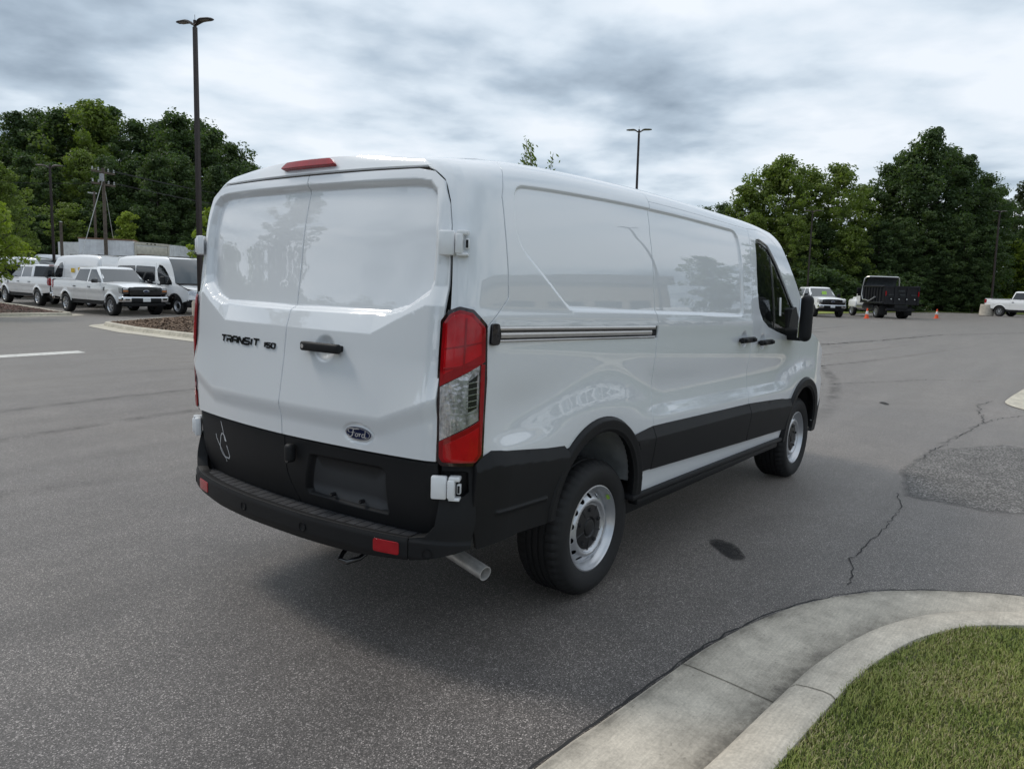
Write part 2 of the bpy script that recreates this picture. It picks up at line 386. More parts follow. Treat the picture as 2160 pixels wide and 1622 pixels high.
def leaf(name, a, b, c, sc=.45, trans=.38):
    t = NT(name); f = t.noise(sc, 3, .7); g = t.noise(3.5, 2, .6)
    col = t.ramp(t.math('ADD', t.math('MULTIPLY', f, .65), t.math('MULTIPLY', g, .35)), [(.33, a), (.5, b), (.68, c)])
    t.set(Base_Color=col, Roughness=.55, Specular_IOR_Level=.25)
    tl = t.n('ShaderNodeBsdfTranslucent'); t.l(t.mix(1, col, (1.2, 1.4, .5), 'MULTIPLY'), tl.inputs[0]); m = t.n('ShaderNodeMixShader'); m.inputs[0].default_value = trans
    t.l(t.b.outputs[0], m.inputs[1]); t.l(tl.outputs[0], m.inputs[2]); t.l(m.outputs[0], t.o.inputs[0]); MAT[name] = t.m
leaf('leaf_dark', (.040, .070, .032), (.072, .112, .044), (.118, .155, .055)); leaf('leaf_mid', (.085, .125, .034), (.150, .200, .050), (.24, .285, .072))
leaf('leaf_bright', (.13, .18, .030), (.25, .31, .050), (.36, .41, .075)); leaf('leaf_pine', (.030, .046, .024), (.050, .068, .034), (.08, .096, .046))
simple('bark', (.075, .060, .048), .95, var=.35, scale=14, bump=.6, bscale=30); simple('bark_dark', (.045, .038, .032), .95, var=.3, scale=12, bump=.6, bscale=30)
simple('pole_bronze', (.040, .030, .027), .45, .3, var=.12); simple('wood_pole', (.11, .088, .070), .9, var=.25, scale=8); simple('wire', (.03, .03, .03), .7)
simple('lamp_glass', (.22, .19, .16), .3); simple('porcelain', (.42, .43, .42), .35)
simple('trailer_white', (.78, .79, .80), .5, var=.12, scale=3); simple('rust', (.20, .12, .075), .85, var=.4, scale=10); simple('container_cream', (.55, .52, .44), .6, var=.18, scale=5)
simple('cone_orange', (.85, .11, .030), .5, var=.08); simple('cone_white', (.80, .80, .78), .5)
simple('dump_black', (.014, .014, .017), .42, var=.3, scale=6); simple('tarp', (.05, .055, .058), .6, var=.3, scale=8); simple('wall_tan', (.42, .36, .28), .8, var=.1, scale=2); simple('roof_grey', (.20, .20, .21), .7)
def grass_m(name, a, b, c):
    t = NT(name); f = t.noise(4.2, 4, .65); g = t.noise(90, 2, .6)
    col = t.ramp(t.math('ADD', t.math('MULTIPLY', f, .45), t.math('MULTIPLY', g, .55)), [(.34, a), (.5, b), (.66, c)])
    t.set(Base_Color=col, Roughness=.6, Specular_IOR_Level=.2); MAT[name] = t.m
grass_m('grass', (.13, .175, .040), (.24, .285, .072), (.42, .38, .165)); grass_m('grass_dry', (.28, .25, .13), (.42, .37, .20), (.56, .50, .30))
grass_m('lawn_base', (.030, .050, .014), (.055, .072, .022), (.11, .10, .05))
simple('plate_pad', (.034, .035, .038), .7, bump=.4, bscale=260, var=.1)

def dirt(name, col, lo, hi, sc, amax):
    t = NT(name); at = t.n('ShaderNodeAttribute', attribute_name='fade')
    al = t.ramp(t.math('ADD', t.math('MULTIPLY', t.noise(sc, 5, .65), .7), t.math('MULTIPLY', t.noise(sc*9, 3, .6), .3)), [(lo, 0.), (hi, amax)])
    t.set(Base_Color=t.ramp(t.noise(25, 4), [(.3, tuple(k*.6 for k in col)), (.7, col)]), Roughness=.95, Alpha=t.math('MULTIPLY', al, at.outputs['Fac'])); MAT[name] = t.m
dirt('gutter_dirt_shade', (.085, .078, .068), .34, .66, 5, .75); dirt('old_tyre_mark', (.030, .030, .031), .42, .74, 3, .55); dirt('soft_stain', (.022, .021, .021), .22, .50, 14, .80)
simple('exhaust_steel', (.60, .585, .56), .36, .45, var=.22, scale=22)
# ---- van base surfaces (body frame: x forward from rear axle, y half-width outward, z up) ----
def ip(x, xs, ys):            # smooth (monotone cubic-ish) interpolation
    xs = np.asarray(xs, float); ys = np.asarray(ys, float); x = np.asarray(x, float)
    m = np.gradient(ys, xs)
    i = np.clip(np.searchsorted(xs, x) - 1, 0, len(xs) - 2)
    h = xs[i + 1] - xs[i]; t = np.clip((x - xs[i]) / h, 0, 1)
    return ((2*t**3 - 3*t**2 + 1) * ys[i] + (t**3 - 2*t**2 + t) * h * m[i] + (3*t**2 - 2*t**3) * ys[i + 1] + (t**3 - t**2) * h * m[i + 1])
def ss(a, b, x):
    t = np.clip((x - a) / (b - a), 0, 1); return t * t * (3 - 2 * t)
RAKE = 0.02
# profile: v is arc-like parameter = nominal height; past 1.95 it bends over to the roof
PV = [0.30, .45, .60, .80, 1.00, 1.20, 1.40, 1.60, 1.80, 1.90, 1.95, 2.00, 2.05, 2.10, 2.15, 2.22]
PW = [.935, .957, .972, .986, .990, .990, .988, .975, .949, .926, .911, .888, .852, .800, .735, .650]
PZ = [0.30, .45, .60, .80, 1.00, 1.20, 1.40, 1.60, 1.80, 1.90, 1.948, 1.993, 2.031, 2.057, 2.070, 2.078]
ZTX = [-1.1, -.9, -.62, -.07, .66, 1.66, 2.37, 2.8, 4.4]
ZTZ = [2.035, 2.052, 2.078, 2.108, 2.127, 2.124, 2.116, 2.10, 2.06]
# plan contour of the right rear corner at the belt, s = x ahead of -0.80
CS = [(-.80, .982), (-.88, .978), (-.94, .969), (-.985, .955), (-1.018, .934), (-1.042, .906), (-1.056, .880), (-1.066, .855), (-1.075, .825), (-1.08, .80)]
_cx = np.array([c[0] for c in CS]); _cy = np.array([c[1] for c in CS])
_cs = -.80 - np.concatenate([[0], np.cumsum(np.hypot(np.diff(_cx), np.diff(_cy)))])
SDOOR = float(np.interp(.862, _cy[::-1], _cs[::-1]))      # s at the door edge
XEZ = [.30, .52, .70, .87, 1.15, 1.40, 1.60, 1.77, 1.90, 2.0, 2.06, 2.10]
XEX = [-1.00, -1.045, -1.07, -1.08, -1.085, -1.07, -1.052, -1.038, -1.015, -.99, -.962, -.92]
def xedge(z): return ip(z, XEZ, XEX)
def side_xyz(s, v):
    s = np.asarray(s, float); v = np.asarray(v, float)
    ca = -s
    cx = np.where(s > -.80, s, np.interp(-s, -_cs, _cx)); 
    cy = np.where(s > -.80, .990 - .008 * ss(.6, -.8, s) , ip(-s, -_cs, _cy))
    # nose: plan narrows ahead of the front axle
    cy = cy - .045 * ss(3.45, 4.1, s) - .10 * np.clip((s - 3.75) / .4, 0, 2) ** 2.2
    cy = cy - .07 * ss(2.0, 3.3, s) * ss(1.25, 1.95, v)
    w = ip(v, PV, PW) / .99
    zt = ip(cx, ZTX, ZTZ); z0 = ip(v, PV, PZ)
    k = (zt - 1.5) / (2.07 - 1.5)
    z = np.where(z0 > 1.5, 1.5 + (z0 - 1.5) * k, z0)
    sh = (xedge(np.minimum(z, 2.08)) + 1.066) * ss(-.55, -1.05, cx)
    return cx + sh, cy * w, z
def rear_xyz(y, z):           # rear door skin, y signed
    y = np.asarray(y, float); z = np.asarray(z, float)
    bow = ip(z, [.3, .85, 1.3, 2.0, 2.1], [.08, .085, .07, .042, .04])
    return xedge(z) - bow * (1 - (np.abs(y) / .86) ** 2.2), y, z
def rake(x, y, z): return x, y, z - RAKE * x
# ------------------------------------------------------------------ ground
def gz(x, y):          # the lot falls gently away to one side and rises again towards the far rows
    x = np.asarray(x, float); y = np.asarray(y, float)
    l = (x+3.2306)*.604-(y+2.8402)*.797; d = (x+3.2306)*.797+(y+2.8402)*.604
    sp = lambda t: np.log1p(np.exp(np.minimum(t, 40)))+np.maximum(t-40, 0)
    a = np.clip(-l-3, -40, 200)/2; b = np.clip(l-32, -80, 200)/2
    t = np.clip((-l-8)/6, 0, 1); t = t*t*(3-2*t)
    return -.033*np.minimum(sp(a), 22)+.06*np.minimum(sp(b), 4)+.028*np.clip(d-31.5, 0, 8)*t
def gzf(x, y): return float(gz(x, y))
xs = np.concatenate([np.linspace(-1500, -120, 12), np.arange(-110, -20, 10), np.arange(-20, 110, 2.), np.arange(110, 200, 10), np.linspace(220, 1500, 12)])
X, Y = np.meshgrid(xs, xs, indexing='ij'); Z = gz(X, Y); n = len(xs)
I = np.arange(n*n).reshape(n, n); fcs = np.stack([I[:-1, :-1], I[1:, :-1], I[1:, 1:], I[:-1, 1:]], -1).reshape(-1, 4)
tag(link('parking_lot', fast_mesh('parking_lot', np.stack([X, Y, Z], -1).reshape(-1, 3), fcs, MAT['asphalt'], True)), 'worn grey asphalt of the parking lot', None, None, 'structure'); lot = bpy.data.objects['parking_lot']
def spline(pts, n=12):
    p = [Vector(q) for q in pts]; o = []
    for i in range(len(p)-1):
        a, b, c, d = p[max(i-1, 0)], p[i], p[i+1], p[min(i+2, len(p)-1)]
        for k in range(n):
            t = k/n; o.append(.5*((2*b)+(c-a)*t+(2*a-5*b+4*c-d)*t*t+(3*b-a-3*c+d)*t**3))
    return o+[p[-1]]
def normals2(p):
    o = []
    for i in range(len(p)):
        d = (p[min(i+1, len(p)-1)]-p[max(i-1, 0)]).normalized(); o.append(Vector((d.y, -d.x)))
    return o
KP = [(0, .003), (.010, .011), (.05, .013), (.20, .010), (.385, .002), (.432, .001), (.440, .004), (.446, .050), (.456, .088), (.478, .106), (.520, .114), (.575, .119), (.605, .117), (.622, .106), (.630, .05)]
def kerb_run(name, pts, joints, flipn=1, mat='concrete', group=None):
    """Concrete kerb and gutter swept along pts (its road edge) in cast lengths that end at the joints."""
    p = spline(pts); nn = [v*flipn for v in normals2(p)]; root = tag(empty(name, (0, 0, 0)), None, None, None, 'structure')
    cuts = [0]+[min(range(len(p)), key=lambda i: (p[i]-Vector(j)).length) for j in joints]+[len(p)-1]
    for a, b in zip(cuts, cuts[1:]):
        m = MB(); rows = []
        for i in range(a, b+1):
            q = p[i].copy()
            if i == a and a > 0: q = q+(p[i+1]-p[i]).normalized()*.006
            if i == b and b < len(p)-1: q = q-(p[i]-p[i-1]).normalized()*.006
            rows.append([(q.x+nn[i].x*o, q.y+nn[i].y*o, z+gzf(q.x, q.y)+.006) for o, z in KP])
        m.grid(rows)
        for r in (rows[0], rows[-1]):
            k = len(m.v); m.v += r+[(x, y, z-.08) for x, y, z in r]; c = len(r)
            for j in range(c-1): m.f.append((k+j, k+j+1, k+c+j+1, k+c+j))
        m.build('kerb_length', MAT[mat], root, smooth=35)
    return p, nn, root
near = [(-9, -1.45), (-5, -1.50), (-2.5, -1.53), (-1.34, -1.557), (-.94, -1.587), (-.39, -1.628), (-.12, -1.655), (.26, -1.727), (.62, -1.845), (1.0, -2.065), (1.30, -2.385), (1.50, -2.72), (1.62, -3.15), (1.66, -4.0), (1.66, -7), (1.6, -14)]
kp, kn, kr = kerb_run('kerb', near, [(-3.6, -1.52), (-.39, -1.63), (1.64, -3.6)])
far_k = [(9.4, -14), (9.35, -7), (9.35, -3.6), (9.5, -2.75), (9.85, -2.25), (10.45, -1.95), (11.3, -1.93), (13, -2.02), (18, -2.3), (34, -3.2)]
kp2, kn2, kr2 = kerb_run('kerb', far_k, [(9.6, -2.55), (14, -2.05), (18, -2.3)], 1, 'concrete_pale')
# lawns behind the two kerb returns
def lawn(kp, kn, far):
    e = [(q+v*.615) for q, v in zip(kp, kn)]; poly = [(v.x, v.y) for v in e]+far
    o = sheet('lawn', poly, lambda x, y: (x, y, gz(x, y)+.092), MAT['lawn_base'], None, h=1.0, levels=0, flange=0)
    return tag(o, None, None, None, 'structure'), poly
l1, poly1 = lawn(kp, kn, [(-9, -14)]); l2, poly2 = lawn(kp2, kn2, [(34, -14)])
def blades(name, poly, box, count, hmin, hmax, w, mat, seed, patchy=0):
    r = np.random.default_rng(seed); p = np.stack([r.uniform(box[0], box[1], count), r.uniform(box[2], box[3], count)], 1)
    if patchy: p = p[np.sin(p[:, 0]*5.3+1.7*np.sin(p[:, 1]*4.1))*np.sin(p[:, 1]*6.7+2*np.sin(p[:, 0]*3.3))+r.normal(0, .45, count) > .05]
    p = p[sdist(poly, p[:, 0], p[:, 1]) < .018]; c = len(p); x, y = p[:, 0], p[:, 1]; z = gz(x, y)+.096
    h = r.uniform(hmin, hmax, c)*(.85+.3*np.sin(x*7)*np.sin(y*9+1)); a = r.uniform(0, 2*np.pi, c); lean = r.uniform(.15, 1.0, c)*h; dx, dy = np.cos(a), np.sin(a); ww = w*r.uniform(.6, 1.3, c)
    b1 = np.stack([x-dy*ww, y+dx*ww, z], 1); b2 = np.stack([x+dy*ww, y-dx*ww, z], 1)
    m1 = np.stack([x-dy*ww*.8+dx*lean*.35, y+dx*ww*.8+dy*lean*.35, z+h*.6], 1); m2 = np.stack([x+dy*ww*.8+dx*lean*.35, y-dx*ww*.8+dy*lean*.35, z+h*.6], 1)
    t = np.stack([x+dx*lean, y+dy*lean, z+h*.9], 1); V = np.stack([b1, b2, m2, m1, t], 1).reshape(-1, 3); k = np.arange(c)*5
    F = np.concatenate([np.stack([k, k+1, k+2], 1), np.stack([k, k+2, k+3], 1), np.stack([k+3, k+2, k+4], 1)])
    return link(name, fast_mesh(name, V, F, MAT[mat]))
tag(blades('grass', poly1, (-1.6, 1.7, -4.2, -2.0), 190000, .016, .036, .0016, 'grass', 1), 'short green lawn grass behind the kerb beside the van', None, None, 'stuff')
tag(blades('dry_grass', poly1, (-1.6, 1.7, -4.2, -2.0), 130000, .012, .030, .0016, 'grass_dry', 2, 1), 'dry straw blades among the lawn grass by the kerb', None, None, 'stuff')
# planted islands: gutter, kerb ring, mulch bed
def offset(poly, d):
    a = np.array(poly); t = np.roll(a, -1, 0)-np.roll(a, 1, 0); t /= np.linalg.norm(t, axis=1, keepdims=True); return a+np.stack([-t[:, 1], t[:, 0]], 1)*d
def island(poly, rad, mulchmat, seed, label):
    p = np.array(dens_poly([tuple(q) for q in round_poly(poly, rad, 8)], .35))
    if ((p[:, 0]*np.roll(p[:, 1], -1)-np.roll(p[:, 0], -1)*p[:, 1]).sum()) < 0: p = p[::-1]
    root = tag(empty('island', (0, 0, 0)), None, None, None, 'structure'); m = MB(); rows = []
    for o, z in [(-.42, .008), (-.40, .014), (-.02, .010), (0, .02), (.015, .07), (.035, .115), (.07, .132), (.15, .135), (.17, .12), (.18, .05)]:
        q = offset(p, o); q = np.concatenate([q, q[:1]]); rows.append([(x, y, gzf(x, y)+z) for x, y in q])
    m.grid(rows); m.build('kerb_ring', MAT['concrete_pale'], root, smooth=35)
    b = [tuple(q) for q in offset(p, .165)]
    sheet('bed', b, lambda x, y: (x, y, gz(x, y)+.095+.10*ss(0, 1.5, -sdist(b, x, y))), MAT['soil'], root, h=.6, levels=0, flange=0)
    r = np.random.default_rng(seed); lo, hi = p.min(0), p.max(0); c = int((hi-lo).prod()*700); c = min(c, 60000); q = np.stack([r.uniform(lo[0], hi[0], c), r.uniform(lo[1], hi[1], c)], 1); q = q[inside(b, q)]
    x, y = q[:, 0], q[:, 1]; z = gz(x, y)+.10+.10*ss(0, 1.5, -sdist(b, x, y))+r.uniform(0, .03, len(x)); a = r.uniform(0, 6.28, len(x)); L_ = r.uniform(.015, .055, len(x)); w_ = r.uniform(.008, .020, len(x)); el = r.uniform(-.4, .4, len(x))
    ux = np.stack([np.cos(a), np.sin(a), el], 1)*L_[:, None]; vy = np.stack([-np.sin(a), np.cos(a), r.uniform(-.5, .5, len(x))], 1)*w_[:, None]; P0 = np.stack([x, y, z], 1)
    V = np.stack([P0-ux-vy, P0+ux-vy, P0+ux+vy, P0-ux+vy], 1).reshape(-1, 3); F = np.arange(len(V)).reshape(-1, 4)
    o = link('mulch', fast_mesh('mulch', V, F, MAT[mulchmat]), None, root); o['kind'] = 'stuff'; return root
island([(10.2, 29.25), (10.55, 32.5), (10.9, 36.5), (11.2, 47), (-6, 47), (-12, 33), (4, 30.0)], [.5, 1, 1, 1, 1, 1, 1], 'mulch_red', 3, '')
island([(8.0, 22.2), (7.35, 18.8), (7.15, 15.0), (6.9, 11), (7.0, 4.4), (10.2, 4.4), (12.9, 15), (13.3, 23.2), (11, 23.9)], [1.0, 2, 2, 2, 1.2, 1.2, 2, 1.2, 1.0], 'mulch', 4, '')
# painted stall line with worn stripes
def flat(name, pts, mat, dz, parent=None):
    m = MB(); m.add([(x, y, gzf(x, y)+dz) for x, y in pts], [tuple(range(len(pts)))]); return m.build(name, MAT[mat], parent, smooth=0)
lm = MB(); A0, A1 = Vector((3.72, 13.55)), Vector((-6, 13.45)); nrm = Vector((.12, 1.0)).normalized()
for (o0, o1, t1) in ((-.27, -.11, 1), (-.095, -.03, 1), (-.018, .20, 1), (.215, .27, .55)):
    pts = [A0.lerp(A1, k/16*t1)+nrm*(o0 if s else o1) for s in (0, 1) for k in (range(17) if s else range(16, -1, -1))]
    lm.add([(q.x, q.y, gzf(q.x, q.y)+.004) for q in pts], [tuple(range(len(pts)))])
tag(lm.build('stall_line', MAT['road_paint'], None, smooth=0), 'worn white painted line on the asphalt beyond the van', None, None, 'structure')
for k, (x0, y0) in enumerate(((64.5, 7.6), (68.5, 6.0))):
    flat('stall_marking', [(x0, y0), (x0+.12, y0), (x0+3.9, y0-2.2), (x0+3.78, y0-2.2)], 'road_paint', .004, lot)
# cracks, stain, patch
def crack(pts, w, seed, jag=.02, dz=.004):
    r = random.Random(seed); p = []
    for a, b in zip(pts, pts[1:]):
        n = max(2, int((Vector(b)-Vector(a)).length/.055))
        for i in range(n): q = Vector(a).lerp(Vector(b), i/n); p.append(q+Vector((r.gauss(0, jag), r.gauss(0, jag))))
    p.append(Vector(pts[-1])); nn = normals2(p); m = MB(); lo = []; hi = []
    for i, q in enumerate(p):
        k = w*r.uniform(.35, 1.25); lo.append(q+nn[i]*k); hi.append(q-nn[i]*k)
    m.grid([[(a.x, a.y, gzf(a.x, a.y)+dz), (b.x, b.y, gzf(b.x, b.y)+dz)] for a, b in zip(lo, hi)]); return m.build('crack', MAT['crack_fill'], lot, smooth=0)
crack([(1.04, -1.95), (1.5, -1.86), (2.2, -1.87), (2.98, -1.86), (3.4, -1.74)], .0034, 1, .010)
crack([(4.9, -1.65), (6.2, -1.72), (7.4, -1.83), (8.6, -1.98), (9.2, -2.25)], .006, 2, .025)
crack([(8.0, -1.9), (9.0, -1.75), (9.8, -1.62), (10.6, -1.75)], .006, 3, .02)
crack([(4.4, 2.0), (7, 1.9), (10, 1.0), (13, -.4), (14, -1.4)], .006, 4, .05)
crack([(20, 4.0), (26, 3.1), (34, 2.2), (44, -1)], .018, 5, .1); crack([(18, 6.0), (21, 5.2)], .035, 6, .1); crack([(24, 8.0), (30, 6.2)], .025, 8, .15)
crack([(3.0, 9.5), (5.0, 8.8), (7, 8.3)], .005, 9, .04)
crack([tuple(q-v*.010) for q, v in list(zip(kp, kn))[24:140:4]], .006, 11, .005, .012)
def fade(o, vals):
    at = o.data.attributes.new('fade', 'FLOAT', 'POINT'); at.data.foreach_set('value', np.asarray(vals, dtype=np.float32)); return o
def blob(cx, cy, rx, ry, rot, mat, seed, dz, n=56, jag=.10, name='stain'):
    r = random.Random(seed); ph = [r.uniform(0, 6.28) for _ in range(5)]; pts = []
    for i in range(n):
        t = 2*math.pi*i/n; k = 1+jag*sum(math.sin((j+2)*t+ph[j])/(j+1) for j in range(5)); x, y = rx*k*math.cos(t), ry*k*math.sin(t); pts.append((cx+x*math.cos(rot)-y*math.sin(rot), cy+x*math.sin(rot)+y*math.cos(rot)))
    m = MB(); rings = [1.0, .86, .6]
    for k in rings: m.v += [(cx+(x-cx)*k, cy+(y-cy)*k, gzf(x, y)+dz) for x, y in pts]
    for q in range(2): m.f += [(q*n+i, q*n+(i+1) % n, (q+1)*n+(i+1) % n, (q+1)*n+i) for i in range(n)]
    m.f.append(tuple(2*n+i for i in range(n))); return fade(m.build(name, MAT[mat], lot, smooth=0), [0]*n+[.75]*n+[1]*n)
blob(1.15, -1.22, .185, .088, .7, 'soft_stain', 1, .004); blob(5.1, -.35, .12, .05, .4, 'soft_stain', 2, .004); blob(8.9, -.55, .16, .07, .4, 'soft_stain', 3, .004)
def ribbon(name, pts, w, mat, dz, parent):
    p = spline(pts, 10); nn = normals2(p); m = MB(); m.grid([[(q.x+v.x*w*o, q.y+v.y*w*o, gzf(q.x, q.y)+dz) for o in (-1, -.35, .35, 1)] for q, v in zip(p, nn)]); return fade(m.build(name, MAT[mat], parent, smooth=0), [k*min(1, 4*i/len(p), 4*(len(p)-1-i)/len(p)) for i in range(len(p)) for k in (0, 1, 1, 0)])
for k, (pts, w) in enumerate((([(-2.6, 6.2), (2, 7.0), (8, 5.6), (15, 3.0), (28, 1.5)], .13), ([(-2.9, 4.6), (2, 5.4), (8, 4.0), (15, 1.6), (28, 0)], .13), ([(3, 10.6), (8, 9.5), (14, 8.6), (24, 9.5)], .12), ([(6, -.4), (12, 1.0), (22, 5.0), (34, 8.0)], .13), ([(6, .9), (12, 2.4), (22, 6.5), (34, 9.5)], .12), ([(20, 2.5), (27, 6.5), (40, 7.0)], .14), ([(-8, 2.2), (-3, 3.2), (-.5, 3.0)], .12))): ribbon('tyre_mark', pts, w, 'old_tyre_mark', .0045+.0006*k, lot)
rows = [(q, v) for q, v in zip(kp, kn)]
m = MB(); DG = ((.24, .0122, 0), (.33, .0082, .35), (.395, .0050, .9), (.4305, .0044, 1)); m.grid([[(q.x+v.x*o, q.y+v.y*o, gzf(q.x, q.y)+.006+z) for o, z, k in DG] for q, v in rows]); fade(m.build('gutter_dirt_shade', MAT['gutter_dirt_shade'], kr, smooth=0), [k for q in rows for o, z, k in DG])  # dirt at the kerb foot, doubling as contact shade painted into the colour
m = MB(); DG = ((.014, .0152, .8), (.05, .0165, .3), (.10, .0158, 0)); m.grid([[(q.x+v.x*o, q.y+v.y*o, gzf(q.x, q.y)+.006+z) for o, z, k in DG] for q, v in rows]); fade(m.build('gutter_dirt_shade', MAT['gutter_dirt_shade'], kr, smooth=0), [k for q in rows for o, z, k in DG])
pp = dens_poly([(3.25, -1.78), (4.3, -1.55), (5.6, -1.62), (6.6, -2.2), (6.2, -3.8), (3.9, -3.6), (3.2, -2.4)], .25); n = len(pp); m = MB()
for k in (1.0, .90, .75): m.v += [(4.8+(x-4.8)*k, -2.5+(y+2.5)*k, gzf(x, y)+.003) for x, y in pp]
for q in range(2): m.f += [(q*n+i, q*n+(i+1) % n, (q+1)*n+(i+1) % n, (q+1)*n+i) for i in range(n)]
m.f.append(tuple(2*n+i for i in range(n))); fade(m.build('asphalt_patch', MAT['coarse_asphalt'], lot, smooth=0), [0]*n+[.6]*n+[1]*n)
# far edge: kerb and grass verge under the trees
ve = [(30, 24), (45, 18.5), (59, 14.4), (72.5, 13.0), (81.5, 6.2), (92, -6), (100, -30)]
tag(sheet('verge', [*ve, (130, -30), (130, 60), (30, 60)], lambda x, y: (x, y, gz(x, y)+.05+.05*ss(0, 8, sdist([*ve, (-40, -40), (-40, 24)], x, y))), MAT['grass'], None, h=4, levels=0, flange=0), None, None, None, 'structure')
tag(sheet('woodland_floor', [(-40, 52), (14, 50), (22, 46), (34, 32), (60, 24), (130, 60), (130, 140), (-60, 140)], lambda x, y: (x, y, gz(x, y)+.06), MAT['soil'], None, h=6, levels=0, flange=0), None, None, None, 'structure')
# ------------------------------------------------------------------ the parked cargo van
van = tag(empty('cargo_van', (0, 0, 0)), 'white low-roof cargo van with black lower cladding, rear doors towards us, parked on asphalt', 'van')
ARC, AR = (-.055, .49), .40           # rear wheel opening
FAC = (3.225, .49)
RECESS_S = round_poly([(-.735, 1.955), (1.735, 1.957), (1.762, 1.44), (-.36, 1.452), (-.745, 1.72)], [.09, .10, .05, .13, .16], 6)
def plan_normal(s):
    i = np.clip(-s, 0, 9)
    tx = np.where(s > -.80, 1., np.interp(-s, -_cs, np.gradient(_cx, _cs))); ty = np.where(s > -.80, 0., np.interp(-s, -_cs, np.gradient(_cy, _cs)))
    l = np.hypot(tx, ty); return -ty/l, tx/l
def side_d(s, v):
    d = 0*s
    q = sdist(RECESS_S, s, v); d = d - .013*ss(.007, -.013, q)
    ra = np.hypot(s-ARC[0], (v-ARC[1])); rf = np.hypot(s-FAC[0], v-FAC[1])
    near = np.maximum(1-ss(.46, .86, ra), 1-ss(.46, .86, rf))
    cav = np.exp(-((v-1.03)/.115)**2)*.016
    d = d - cav*(1-near)*ss(-1.0, -.75, s)*(1-ss(3.3, 3.6, s))
    d = d + .016*ss(.95, .86, v)*(1-near)*ss(-.95, -.8, s) + .020*near*ss(1.22, .95, v)
    d = d + .004*ss(1.30, 1.38, v)*(1-ss(1.40, 1.46, v))
    for hx, hz in ((1.80, 1.285), (2.17, 1.262)): d = d - .016*(1-ss(.02, .062, np.hypot((s-hx)*1.0, v-hz)))
    return d
def sfn(off=0., disp=True, extra=None, sgn=-1):
    def f(s, v):
        s = np.asarray(s, float); v = np.asarray(v, float)
        x, y, z = side_xyz(s, v); nx, ny = plan_normal(s)
        d = off + (side_d(s, v) if disp else 0) + (extra(s, v) if extra else 0)
        return rake(x+nx*d, sgn*(y+ny*d), z)
    return f
RECESS_R = [(.95, 1.962), (.95, 1.40)]
_rq = [(0, 1.955), (.66, 1.948), (.735, 1.935), (.775, 1.90), (.796, 1.80), (.806, 1.68), (.806, 1.54), (.785, 1.495), (.68, 1.432), (.58, 1.405), (0, 1.40)]
RECESS_R = _rq + [(-a, b) for a, b in _rq[-2:0:-1]]
def rear_d(y, z):
    a = np.abs(y); q = sdist(RECESS_R, y, z)
    wdt = .018+.012*ss(1.42, 1.56, z)
    d = -.031*ss(.003, -wdt, q)
    zl = 1.325 + np.clip((a-.52)/.26, 0, 1)*.125
    d = d + .016*np.clip((zl+.075-z)/.075, 0, 1)*ss(0, .006, q)
    zk = .992 + np.clip((a-.60)/.26, 0, 1)*.10
    t = np.clip((1.24-z)/np.maximum(1.24-zk, .01), 0, 1); d = d + .022*t**1.6*(z >= zk) + np.where(z < zk, .022-.015*ss(0, .09, zk-z), 0)
    d = d - .014*ss(.80, .868, a)
    hd = np.hypot((y+.268)*.9, z-1.247); d = d - .020*(1-ss(.018, .062, hd))
    fd = np.hypot((y+.484)/.082, (z-.909)/.042); d = d - .006*(1-ss(.9, 1.12, fd))
    return d
def rfn(off=0., disp=True, extra=None):
    def f(y, z):
        x, yy, zz = rear_xyz(y, z); d = off + (rear_d(y, z) if disp else 0) + (extra(y, z) if extra else 0)
        return rake(x-d, yy, zz)
    return f
def arc(c, r, a0, a1, n=28): return [(c[0]+r*math.cos(math.radians(a0+(a1-a0)*i/n)), c[1]+r*math.sin(math.radians(a0+(a1-a0)*i/n))) for i in range(n+1)]
g = .0044
WP = MAT['white_paint']; BP = MAT['black_plastic']
qs = [(-.735, 2.15), (-.74, 2.08), (-.80, 1.98), (-.83, 1.90), (-.826, 1.78), (-.815, 1.587), (-.815, 1.495), (-.83, 1.475), (-.92, 1.39)]   # quarter seam
rs = [(.47, .45), (.472, .60), (.474, .83), (.48, 1.01), (.482, 1.14), (.496, 1.29), (.50, 1.345), (.492, 1.40), (.480, 1.45), (.474, 1.59), (.458, 1.82), (.472, 1.93), (.50, 1.995)]
fs_ = [(1.935, .45), (1.937, .56), (1.936, .766), (1.942, .934), (1.926, 1.10), (1.946, 1.25), (1.953, 1.33), (1.930, 1.495), (1.915, 1.76), (1.935, 1.90), (1.965, 1.995)]
def sh(p, dx): return [(a+dx, b) for a, b in p]
